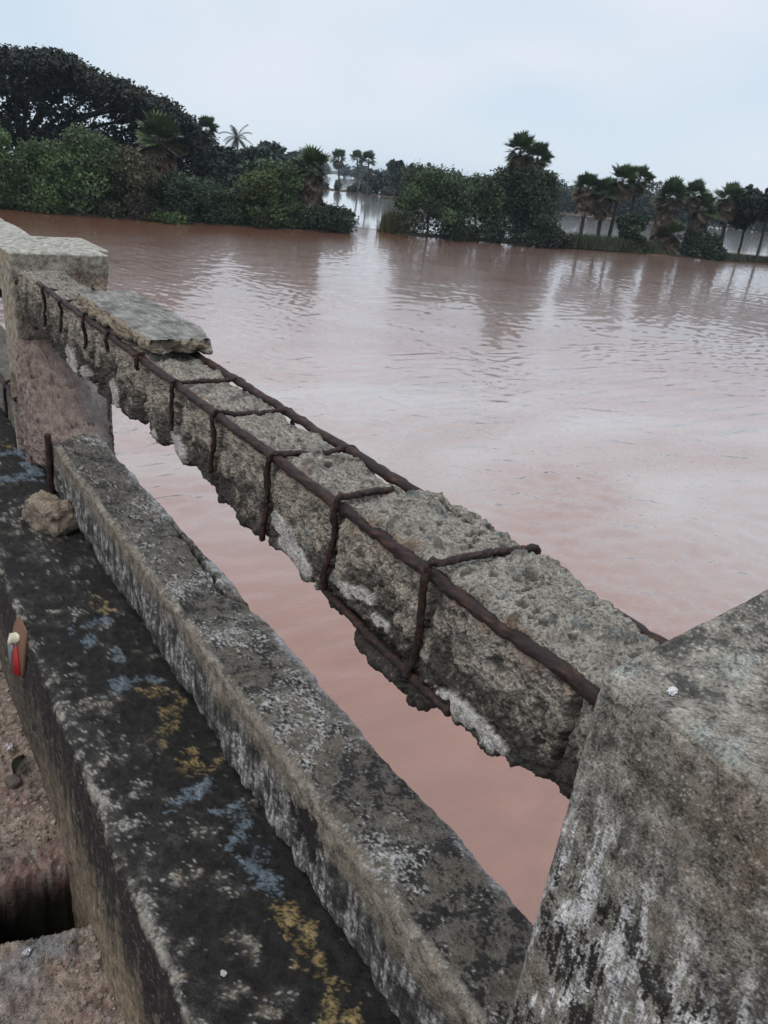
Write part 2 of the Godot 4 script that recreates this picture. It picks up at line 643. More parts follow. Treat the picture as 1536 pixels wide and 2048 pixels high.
func kerb() -> void:
	var zs := steps_z(1.2, -6.3, 2.0, 0.95, -0.45)
	var rg := ring(170, 130, 4, 4, 10)
	var big := noise(3.2, 4, 51)
	var mid := noise(24.0, 4, 52)
	var fine := noise(120.0, 3, 53)
	var speck := noise(260.0, 2, 54)
	var blotch := noise(11.0, 5, 55)
	var drip := noise(1.0, 3, 56)
	# patches of old yellow and blue paint: z, x, half z, half x, turn, blue?
	var paint := [
		[-1.75, 0.423, 0.035, 0.018, 0.2, 0], [-1.37, 0.437, 0.022, 0.026, 0.3, 0], [-1.27, 0.435, 0.055, 0.018, -0.5, 0], [-1.112, 0.42, 0.03, 0.026, 0.1, 0], [-1.16, 0.43, 0.03, 0.014, 0.1, 0],
		[-0.735, 0.432, 0.035, 0.022, 0.15, 0], [-0.64, 0.430, 0.07, 0.018, 0.05, 0], [-0.55, 0.425, 0.045, 0.02, 0.0, 0], [-3.03, 0.43, 0.02, 0.02, 0, 0],
		[-1.685, 0.385, 0.016, 0.045, 0.15, 1], [-1.625, 0.36, 0.035, 0.012, -0.3, 1], [-1.52, 0.40, 0.035, 0.010, -0.2, 1], [-1.43, 0.385, 0.02, 0.035, 0.4, 1], [-1.405, 0.452, 0.03, 0.011, 0.2, 1],
		[-1.045, 0.41, 0.016, 0.05, 0.25, 1], [-0.985, 0.413, 0.02, 0.012, 0.0, 1], [-0.925, 0.43, 0.05, 0.016, -0.4, 1], [-0.93, 0.45, 0.012, 0.012, 0, 1], [-0.845, 0.436, 0.045, 0.024, -0.1, 1], [-0.80, 0.43, 0.03, 0.014, 0.2, 1],
		[-2.95, 0.41, 0.022, 0.07, 0, 1], [-2.69, 0.40, 0.025, 0.08, 0, 1], [-2.81, 0.462, 0.14, 0.02, 0, 1]]
	var x0 := 0.237
	var x1 := 0.70
	var k := thing("kerb", "long black mossy concrete kerb with flakes of yellow and blue paint", "kerb")
	part("kerb_body", grid(zs.size(), rg.size(), true, Vector3.ZERO, func(i: int, j: int):
		var z := zs[i]
		var q = rg[j]
		var r := 0.018
		var hx := (x1 - x0) / 2
		var y1 := -1.07
		var y0 := -2.0
		var hy := (y1 - y0) / 2
		# points on the front and the top gather where they show
		var b: float = q[1]
		if q[2] < -0.99:
			var u := (b + 1.0) / 2.0
			b = (u * 5.0 if u < 0.1 else 0.5 + (u - 0.1) / 0.9 * 0.5) * 2.0 - 1.0
		var p := Vector3((x0 + x1) / 2 + q[0] * (hx - r) + q[2] * r, (y0 + y1) / 2 + b * (hy - r) + q[3] * r, z)
		var nrm := Vector3(q[2], q[3], 0)
		var n1 := big.get_noise_3dv(p)
		var n2 := mid.get_noise_3dv(p)
		var n3 := fine.get_noise_3dv(p)
		var s := speck.get_noise_3dv(p)
		var bl := blotch.get_noise_3dv(p)
		var edge := clampf((absf(q[2]) * absf(q[3])) * 2.0, 0, 1)
		p += nrm * (n1 * 0.010 + n2 * 0.0035 + n3 * 0.0012 - maxf(0.0, n2 - 0.25) * edge * 0.03)
		var col: Color
		if q[3] > 0.5:
			# top: black growth, worn grey and pale specks
			var worn := clampf(0.36 + bl * 1.3 + n1 * 0.6 - smoothstep(0.36, 0.47, p.x) * 0.3 + smoothstep(0.29, 0.245, p.x) * 0.35, 0, 1)
			col = Color(0.019, 0.018, 0.0175).lerp(Color(0.085, 0.08, 0.072), worn * worn)
			col = mixc(col, Color(0.28, 0.275, 0.26), cut(s * 0.42 + n3 * 0.75 + n2 * 0.5 + worn * 0.75 - 0.42, 0.34, 0.08))
			col = mixc(col, Color(0.16, 0.13, 0.09), smoothstep(0.35, 0.6, n2 + bl * 0.5) * 0.5)
			col = mixc(col, Color(0.013, 0.013, 0.013), cut(bl * 0.9 - n2 * 0.6 + s * 0.3, 0.22, 0.06) * 0.8)
			for t in paint:
				var dz: float = p.z - t[0]
				if absf(dz) < 0.2:
					var f := blot(Vector2(p.z, p.x), Vector2(t[0], t[1]), Vector2(t[2], t[3]), t[4], n2 * 1.6 + bl * 0.9 + n3 * 0.9)
					f *= smoothstep(-0.16, 0.14, n3 + s * 0.9 + n2 * 0.8 + (0.1 if t[5] == 1 else -0.03) + (0.3 if z < -2.4 else 0.0))
					if t[5] == 1:
						col = mixc(col, Color(0.115, 0.15, 0.185) * (1.0 + 0.7 * n2), f * (0.8 if z > -2.4 else 0.95))
					else:
						col = mixc(col, Color(0.20, 0.15, 0.066) * (1.0 + 1.0 * n2), f * 0.72)
		else:
			# road face: black run-off over tan concrete
			var run := drip.get_noise_2d(p.z * 22.0, p.y * 2.2) * 0.5 + drip.get_noise_2d(p.z * 90.0, p.y * 5.0) * 0.25
			var down := smoothstep(-1.12, -1.46, p.y)
			var t := clampf(down * 1.2 + run * 1.3 + n1 * 0.5 - 0.32 + n2 * 0.5, 0, 1)
			t *= 0.35 + 0.65 * smoothstep(-1.9, -1.2, p.z) + 0.3 * smoothstep(-2.2, -2.6, p.z)
			col = Color(0.020, 0.019, 0.018).lerp(Color(0.21, 0.165, 0.115), t)
			col = mixc(col, Color(0.24, 0.13, 0.05), smoothstep(0.25, 0.6, run) * down * 0.5)
			col = mixc(col, Color(0.22, 0.21, 0.2), smoothstep(0.45, 0.7, s + n3 * 0.4) * 0.7)
		col = mixc(col, Color(0.27, 0.255, 0.22), edge * smoothstep(-0.2, 0.45, n2 + n3 * 0.6 + bl * 0.8) * 0.75)
		vc = col
		vp = p), M.concrete, k)
	# a lump of broken concrete that lies on it under the bared bar
	var lump := lump_mesh(Vector3(0.045, 0.052, 0.085), 3, Color(0.30, 0.24, 0.185), Color(0.10, 0.085, 0.07))
	var o := part("concrete_lump", lump, M.rubble, self, Transform3D(Basis(Vector3.UP, 0.4), Vector3(0.418, -1.03, -2.27)))
	tag(o, "tan lump of broken concrete on the kerb below the bare upright bar", "rubble")


func lump_mesh(half: Vector3, s: int, c0: Color, c1: Color, rows := 60, cols := 80) -> ArrayMesh:
	var a := noise(16.0, 3, s)
	var b := noise(70.0, 3, s + 1)
	return grid(rows, cols, true, Vector3.ZERO, func(i: int, j: int):
		var v := PI * (0.002 + 0.996 * i / (rows - 1)) - PI / 2
		var u := TAU * j / cols
		var d := Vector3(cos(v) * cos(u), sin(v), cos(v) * sin(u))
		# squared-off stone
		var e := Vector3(signf(d.x) * pow(absf(d.x), 0.6), signf(d.y) * pow(absf(d.y), 0.6), signf(d.z) * pow(absf(d.z), 0.6))
		var p := e * half
		var n1 := a.get_noise_3dv(p + half * 7.0)
		var n2 := b.get_noise_3dv(p)
		p *= 1.0 + n1 * 0.28 + n2 * 0.07
		vc = c0.lerp(c1, clampf(0.35 - n1 * 0.9 + n2 * 0.8 - d.y * 0.3, 0, 1))
		vp = p)


func post_mesh(x0: float, x1: float, z0: float, z1: float, y0: float, y1: float, rg: Array, ys: PackedFloat32Array, tops: int, look: Callable, r := 0.022, skew := 0.0) -> ArrayMesh:
	# An upright: ring in plan ("front" is -x, "top" is -z), rows from the foot up and then inward over the top.
	var arc := 18
	var rows := ys.size() + arc + tops
	var cx := (x0 + x1) / 2
	var cz := (z0 + z1) / 2
	var hx := (x1 - x0) / 2
	var hz := (z1 - z0) / 2
	return grid(rows, rg.size(), true, Vector3.ZERO, func(i: int, j: int):
		var q = rg[j]
		var y := y1 - r
		var inset := 0.0
		var ny := 0.0
		var rad := 1.0
		if i < ys.size():
			y = ys[i]
		elif i < ys.size() + arc:
			var a: float = (i - ys.size() + 1.0) / arc * PI / 2
			y = y1 - r + sin(a) * r
			inset = r * (1.0 - cos(a))
			ny = sin(a)
		else:
			y = y1
			ny = 1.0
			inset = r
			rad = 1.0 - float(i - ys.size() - arc + 1) / tops * 0.995
		var h := Vector2(q[0] * (hx - r) + q[2] * (r - inset), -q[1] * (hz - r) - q[3] * (r - inset)) * rad
		var p := Vector3(cx + h.x, y, cz + h.y)
		var nrm := Vector3(q[2] * (1.0 - ny), ny, -q[3] * (1.0 - ny)).normalized()
		p.z -= (p.x - x0) * skew + (y1 - p.y) * skew * 0.3
		p.y += (p.x - x0) * skew * 0.45
		look.call(p, nrm))


func posts() -> void:
	# The near post: whitewash worn off in streaks, a grey lichened top.
	var big := noise(7.0, 4, 61)
	var mid := noise(32.0, 4, 62)
	var fine := noise(140.0, 3, 63)
	var speck := noise(420.0, 2, 64)
	var streak := noise(1.0, 4, 65)
	var blotch := noise(14.0, 5, 66)
	var near_look := func(p: Vector3, nrm: Vector3):
		var n1 := big.get_noise_3dv(p)
		var n2 := mid.get_noise_3dv(p)
		var n3 := fine.get_noise_3dv(p)
		var s := speck.get_noise_3dv(p)
		var bl := blotch.get_noise_3dv(p)
		var edge := clampf(nrm.y * (1.0 - nrm.y) * 4.0 + absf(nrm.x * nrm.z) * 1.6, 0, 1)
		var pit := smoothstep(0.52, 0.62, n3 * 0.6 + n2 * 0.5)
		vp = p + nrm * (n1 * 0.0028 + n2 * 0.0016 + n3 * 0.0006 - pit * 0.002 - edge * maxf(0.0, n2 + n1) * 0.007)
		var col: Color
		var grey := Color(0.165, 0.153, 0.128).lerp(Color(0.280, 0.266, 0.232), clampf(0.5 + n2 * 0.45 + n3 * 0.7 + s * 0.4, 0, 1))
		var low := smoothstep(-0.42, -0.56, p.y + bl * 0.07 + n1 * 0.05)
		if nrm.y > 0.6:
			col = mixc(grey, Color(0.05, 0.05, 0.046), cut(bl + n2 * 0.5 + n3 * 0.4 + s * 0.2, 0.26, 0.12) * 0.85)
			col = mixc(col, Color(0.30, 0.33, 0.30), smoothstep(0.22, 0.5, -bl + n2 * 0.4) * 0.6)
		else:
			var st1 := streak.get_noise_3d(p.z * 46.0 + n1 * 1.5, p.y * 5.0, p.x * 46.0)
			var st2 := streak.get_noise_3d(p.z * 170.0, p.y * 11.0, p.x * 170.0 + 9.0)
			col = mixc(grey, Color(0.13, 0.112, 0.082), smoothstep(0.05, 0.5, n1 * 0.6 + bl * 0.8 + n3 * 0.3) * 0.55)
			var wash := clampf((st1 * 1.7 + st2 * 1.5 + bl * 0.9 + n3 * 0.7) + 0.42, 0, 1)
			wash = smoothstep(0.32, 0.72, wash + s * 0.18)
			col = mixc(col, Color(0.60, 0.60, 0.60), wash * low * 0.92)
			var dark := cut(bl * 1.0 - st1 * 0.35 + st2 * 0.7 + n3 * 0.4 + s * 0.2, 0.24, 0.10)
			col = mixc(col, Color(0.024, 0.022, 0.020), dark * (0.40 + 0.6 * low))
			col = mixc(col, Color(0.165, 0.115, 0.072), smoothstep(0.2, 0.5, n1 * 0.6 - bl * 0.7 + n3 * 0.3 + smoothstep(-0.5, -0.38, p.y) * 0.12) * 0.4)
		col = mixc(col, Color(0.38, 0.37, 0.33), edge * smoothstep(-0.2, 0.4, n2 + n3) * 0.65)
		col = mixc(col, Color(0.05, 0.045, 0.04), cut(s + n3 * 0.5, 0.42, 0.08) * 0.75)
		col = mixc(col, Color(0.42, 0.41, 0.38), cut(-s - n3 * 0.5, 0.46, 0.08) * 0.6)
		vc = mixc(col, Color(0.04, 0.035, 0.03), pit * 0.6)
	var rg := []
	# -z side, -x side dense near the far corner, the rest coarse
	for q in ring(1, 100, 5, 5, 10):
		rg.append(q)
	var front := []
	for i in 230:
		var t := float(i) / 230
		front.append([-1.0, lerpf(-0.2, 1.0, t), -1.0, 0.0])
	rg.pop_front()
	rg = [[-1.0, -1.0, -1.0, 0.0], [-1.0, -0.8, -1.0, 0.0], [-1.0, -0.6, -1.0, 0.0], [-1.0, -0.4, -1.0, 0.0]] + front + rg
	var ys := PackedFloat32Array()
	var y := -1.08
	while y < -0.357:
		ys.append(y)
		y += 0.012 if y < -0.95 else 0.0019
	var t := thing("railing_post", "nearest grey concrete railing post with streaked whitewash at the lower right", "post", Vector3.ZERO, "concrete railing posts")
	part("post_shaft", post_mesh(0.4535, 0.80, -0.313, 0.16, -1.08, -0.343, rg, ys, 120, near_look, 0.010, 0.07), M.concrete, t)

	# The far post: smooth grey head, plaster lost below it.
	var cell := cells(48.0, 67)
	var rough_look := func(p: Vector3, nrm: Vector3):
		var n1 := big.get_noise_3dv(p)
		var n2 := mid.get_noise_3dv(p)
		var n3 := fine.get_noise_3dv(p)
		var bl := blotch.get_noise_3dv(p)
		# plaster kept on the road face and along the left arris
		var keep := clampf(smoothstep(-0.2, -0.6, nrm.x) + smoothstep(0.49, 0.468, p.x + n2 * 0.02), 0, 1) * smoothstep(-0.80, -0.76, p.y + n1 * 0.06)
		keep = maxf(keep, smoothstep(-0.425, -0.40, p.y + n2 * 0.02) * smoothstep(-0.2, 0.1, nrm.z + nrm.y + 0.3))
		if p.z < -2.97:
			keep = 1.0
		var bare := 1.0 - keep
		vp = p - nrm * bare * (0.012 + 0.012 * n1 + 0.010 * n2 + 0.004 * n3) + nrm * keep * (n1 * 0.0018 + n2 * 0.0008)
		var plaster := Color(0.30, 0.285, 0.235).lerp(Color(0.20, 0.185, 0.15), clampf(0.4 + n1 + n2 * 0.6, 0, 1))
		if nrm.x < -0.6:
			plaster = mixc(plaster, Color(0.33, 0.27, 0.20), 0.6)
		if nrm.y > 0.6:
			plaster = mixc(plaster, Color(0.42, 0.42, 0.38), 0.7 + n2)
		var raw := Color(0.36, 0.30, 0.23).lerp(Color(0.19, 0.145, 0.13), smoothstep(-0.5, -0.72, p.y + n1 * 0.1))
		raw = mixc(raw, Color(0.12, 0.10, 0.09), smoothstep(0.1, 0.5, -n2 - n3 * 0.5))
		raw = mixc(raw, Color(0.40, 0.38, 0.35), smoothstep(0.25, 0.5, n3 + bl * 0.3) * 0.6)
		vc = mixc(raw, plaster, keep)
		vc = mixc(vc, Color(0.05, 0.045, 0.04), smoothstep(0.25, 0.5, bl + n3 * 0.3) * 0.55)
	var ys2 := PackedFloat32Array()
	y = -1.08
	while y < -0.354:
		ys2.append(y)
		y += 0.0042
	t = thing("railing_post", "farther railing post with smooth grey head and crumbled reddish foot", "post", Vector3.ZERO, "concrete railing posts")
	part("post_shaft", post_mesh(0.455, 0.765, -2.995, -2.78, -0.99, -0.343, ring(50, 10, 30, 90, 7), ys2, 30, rough_look, 0.009), M.concrete, t)
	# the wider head runs on over the next span
	var ys3 := PackedFloat32Array()
	for i in 30:
		ys3.append(lerpf(-0.50, -0.353, i / 29.0))
	part("post_head", post_mesh(0.462, 0.80, -3.26, -2.90, -0.50, -0.3415, ring(50, 20, 40, 30, 7), ys3, 50, rough_look, 0.009), M.concrete, t)
	# the spread, broken foot towards the lower rail
	var zs := steps_z(-2.44, -2.82, 0.8, 0.9)
	var rg3 := ring(70, 80, 20, 20, 12)
	part("post_foot", grid(zs.size() + 12, rg3.size(), true, Vector3.ZERO, func(i: int, j: int):
		var q = rg3[j]
		var z := zs[maxi(i - 12, 0)]
		var sc := 1.0 if i >= 12 else 0.02 + 0.98 * sqrt(1.0 - pow(1.0 - i / 12.0, 2.0))
		var f := smoothstep(-2.44, -2.80, z)
		var ytop := lerpf(-0.872, -0.62, f)
		var ybot := lerpf(-0.90, -1.0, smoothstep(-2.44, -2.55, z))
		var xa := lerpf(0.478, 0.452, smoothstep(-2.44, -2.6, z))
		var xb := lerpf(0.65, 0.705, smoothstep(-2.44, -2.70, z))
		var r := 0.015
		var p := Vector3((xa + xb) / 2 + (q[0] * ((xb - xa) / 2 - r) + q[2] * r) * sc, (ytop + ybot) / 2 + (q[1] * (maxf((ytop - ybot) / 2 - r, 0.002)) + q[3] * r) * sc, z)
		var nrm := Vector3(q[2], q[3], 0.3).normalized()
		var n1 := big.get_noise_3dv(p)
		var n2 := mid.get_noise_3dv(p)
		var n3 := fine.get_noise_3dv(p)
		p.y -= 0.07 * smoothstep(0.60, 0.72, p.x) * clampf(q[1] + 0.2, 0, 1) * sc
		vp = p + nrm * (n1 * 0.014 + n2 * 0.010 + n3 * 0.004)
		var raw := Color(0.21, 0.155, 0.14).lerp(Color(0.30, 0.25, 0.21), clampf(0.3 + n2 + n3 * 0.5, 0, 1))
		raw = mixc(raw, Color(0.14, 0.13, 0.125), smoothstep(0.56, 0.66, p.x + n1 * 0.08) * 0.8)
		raw = mixc(raw, Color(0.38, 0.37, 0.36), smoothstep(0.60, 0.68, p.x) * smoothstep(-0.84, -0.75, p.y) * 0.6)
		raw = mixc(raw, Color(0.04, 0.035, 0.03), smoothstep(0.2, 0.6, -n2 - n1 * 0.3))
		vc = raw), M.rubble, t)
	var bar := smooth_path([Vector3(0.463, -0.84, -2.445), Vector3(0.462, -0.95, -2.45), Vector3(0.464, -1.075, -2.452)], 14, 0.002)
	part("upright_bar", tube(bar, 0.010, 14, 0.0022), M.rust, t)


func lower_rails() -> void:
	var big := noise(5.0, 4, 71)
	var mid := noise(26.0, 4, 72)
	var fine := noise(120.0, 3, 73)
	var speck := noise(300.0, 2, 74)
	var streak := noise(1.0, 4, 75)
	var blotch := noise(13.0, 5, 76)
	var lichen := cells(30.0, 77)
	var crack := noise(12.0, 3, 78)
	var zs := steps_z(-0.24, -2.50, 1.45, 1.0, -0.24)
	var rg := ring(110, 100, 14, 10, 12)
	var caps := 8
	var nr := zs.size()
	var t := thing("lower_rail_beam", "lower railing beam with lichened grey top and streaked side above the kerb", "railing beam", Vector3.ZERO, "concrete railing beams")
	part("beam_body", grid(nr + caps, rg.size(), true, Vector3.ZERO, func(i: int, j: int):
		var q = rg[j]
		var z := zs[mini(i, nr - 1)]
		var sc := 1.0 if i < nr else 1.0 - float(i - nr + 1) / caps * 0.98
		var r := 0.016
		var wob := big.get_noise_2d(z, 3.0)
		var x0 := 0.475 + wob * 0.006
		var x1 := 0.627 + big.get_noise_2d(z, 30.0) * 0.010
		var y1 := -0.866
		var y0 := -1.045 + big.get_noise_2d(z * 2.4, 60.0) * 0.022
		var p := Vector3((x0 + x1) / 2 + (q[0] * ((x1 - x0) / 2 - r) + q[2] * r) * sc, (y0 + y1) / 2 + (q[1] * ((y1 - y0) / 2 - r) + q[3] * r) * sc, z)
		var nrm := Vector3(q[2], q[3], 0)
		if i >= nr:
			nrm = Vector3(0, 0, -1)
		var n1 := big.get_noise_3dv(p)
		var n2 := mid.get_noise_3dv(p)
		var n3 := fine.get_noise_3dv(p)
		var s := speck.get_noise_3dv(p)
		var bl := blotch.get_noise_3dv(p)
		var edge := clampf(absf(q[2] * q[3]) * 2.2, 0, 1)
		var front_top := edge * (1.0 if q[2] < 0 and q[3] > 0 else 0.0)
		var disp := n1 * 0.007 + n2 * 0.0032 + n3 * 0.0011
		disp -= front_top * maxf(0.0, n1 * 0.5 + n2 * 0.7) * 0.022
		# a spalled hollow in the side
		var hole := blot(Vector2(p.z, p.y), Vector2(-0.775, -0.945), Vector2(0.055, 0.05), 0.5, n2 * 0.9) * (1.0 if q[2] < -0.5 else 0.0)
		disp -= hole * 0.005
		# the crack along the river edge of the top
		var cx := 0.598 + smoothstep(-1.42, -1.95, z) * 0.028 + crack.get_noise_2d(z, 0.0) * 0.012 + (0.02 * smoothstep(-1.34, -1.46, z) - 0.02)
		cx += smoothstep(-1.40, -1.28, z) * 0.05
		var gap := exp(-pow((p.x - cx) / (0.0028 + 0.0012 * absf(z + 1.2)), 2.0)) * smoothstep(-1.24, -1.3, z) * smoothstep(-2.02, -1.96, z) * (1.0 if q[3] > 0.5 else 0.0)
		disp -= gap * 0.022
		vp = p + nrm * disp
		var col: Color
		if q[3] > 0.5 and i < nr:
			var far := smoothstep(-0.9, -1.9, z)
			col = Color(0.095, 0.089, 0.079).lerp(Color(0.150, 0.140, 0.123), clampf(0.5 + n1 + n2 * 0.5, 0, 1))
			col = mixc(col, Color(0.10, 0.088, 0.07), smoothstep(-0.1, 0.35, bl) * 0.7)
			col = mixc(col, Color(0.028, 0.027, 0.026), cut(-bl * 0.9 + n2 * 0.7 + n3 * 0.5 + s * 0.25, 0.20, 0.06) * (0.95 - 0.3 * far))
			col = mixc(col, Color(0.02, 0.02, 0.02), cut(n2 * 0.8 + n3 * 0.8 - s * 0.3 - n1 * 0.5, 0.33, 0.04) * 0.92)
			col = mixc(col, Color(0.34, 0.345, 0.34), cut(n2 * 0.5 - n3 * 0.7 + n1 * 0.7 + s * 0.45, 0.37, 0.06) * 0.9)
			col = mixc(col, Color(0.34, 0.36, 0.37), smoothstep(0.600, 0.625, p.x + n2 * 0.015) * smoothstep(-0.15, 0.25, n1 + n3 * 0.6) * 0.8)
			col = mixc(col, Color(0.02, 0.02, 0.02), gap * 0.6)
		else:
			var st1 := streak.get_noise_2d(p.z * 60.0, p.y * 7.0)
			var st2 := streak.get_noise_2d(p.z * 130.0 + p.y * 20.0, p.y * 30.0 + 7.0)
			var w := clampf(0.56 + st1 * 0.9 + st2 * 0.7 + n3 * 0.6 + n2 * 0.5, 0, 1)
			col = Color(0.05, 0.047, 0.043).lerp(Color(0.36, 0.355, 0.34), w * w)
			col = mixc(col, Color(0.022, 0.021, 0.02), cut(bl + n1 * 0.5 + n3 * 0.4 + st2 * 0.4, 0.22, 0.10) * 0.85)
			col = mixc(col, Color(0.40, 0.39, 0.37), cut(-bl * 0.6 + n3 * 0.6 + st2 * 0.6 + s * 0.3, 0.45, 0.10) * 0.6)
			# a rubbed, sandy band under the arris
			var band := smoothstep(-0.94, -0.905, p.y + n2 * 0.02 + n1 * 0.02)
			col = mixc(col, Color(0.235, 0.205, 0.16).lerp(Color(0.15, 0.125, 0.095), clampf(0.5 + n2 * 1.4, 0, 1)), band * 0.85)
			col = mixc(col, Color(0.02, 0.019, 0.018), hole)
		col = mixc(col, Color(0.33, 0.31, 0.27).lerp(Color(0.2, 0.17, 0.13), clampf(0.5 + n1 * 1.5, 0, 1)), front_top * smoothstep(-0.35, 0.25, n2 + n3 * 0.7) * 0.8)
		vc = col), M.concrete, t)

	# the lower rail of the span beyond, its side broken open
	var zs2 := steps_z(-2.93, -5.4, 2.0, 1.0)
	var rg2 := ring(50, 40, 12, 10, 8)
	t = thing("lower_rail_beam", "broken lower railing beam behind the farther post at the left edge", "railing beam", Vector3.ZERO, "concrete railing beams")
	part("beam_body", grid(zs2.size(), rg2.size(), true, Vector3.ZERO, func(i: int, j: int):
		var q = rg2[j]
		var z := zs2[i]
		var r := 0.02
		var x0 := 0.468
		var x1 := 0.63
		var y1 := -0.862
		var y0 := -1.05
		var p := Vector3((x0 + x1) / 2 + q[0] * ((x1 - x0) / 2 - r) + q[2] * r, (y0 + y1) / 2 + q[1] * ((y1 - y0) / 2 - r) + q[3] * r, z)
		var n1 := big.get_noise_3dv(p)
		var n2 := mid.get_noise_3dv(p)
		var n3 := fine.get_noise_3dv(p)
		var bare := smoothstep(0.1, -0.3, q[3]) * smoothstep(0.2, -0.2, q[2])
		vp = p + Vector3(q[2], q[3], 0) * (n1 * 0.008 + n2 * 0.004 + bare * (n2 * 0.014 + n3 * 0.005 - 0.008))
		vc = Color(0.12, 0.115, 0.105).lerp(Color(0.2, 0.19, 0.17), clampf(0.5 + n2 + n1, 0, 1))
		vc = mixc(vc, Color(0.36, 0.30, 0.22).lerp(Color(0.05, 0.045, 0.04), clampf(0.4 - n1 * 1.5 + n2, 0, 1)), bare)), M.rubble, t)
	part("reinforcing_bar", tube(smooth_path([Vector3(0.462, -0.872, -4.2), Vector3(0.462, -0.874, -3.3), Vector3(0.463, -0.876, -2.96)], 24, 0.003), 0.009, 10, 0.002), M.rust, t)
	part("stirrup", tube(smooth_path([Vector3(0.456, -1.0, -3.16), Vector3(0.455, -0.93, -3.15), Vector3(0.456, -0.872, -3.14), Vector3(0.48, -0.852, -3.14), Vector3(0.55, -0.851, -3.14)], 8, 0.003), 0.006, 8, 0.0015), M.rust, t)


const STIRRUPS := [-0.553, -0.748, -0.934, -1.138, -1.332, -1.53, -1.745, -1.94, -2.18, -2.385]


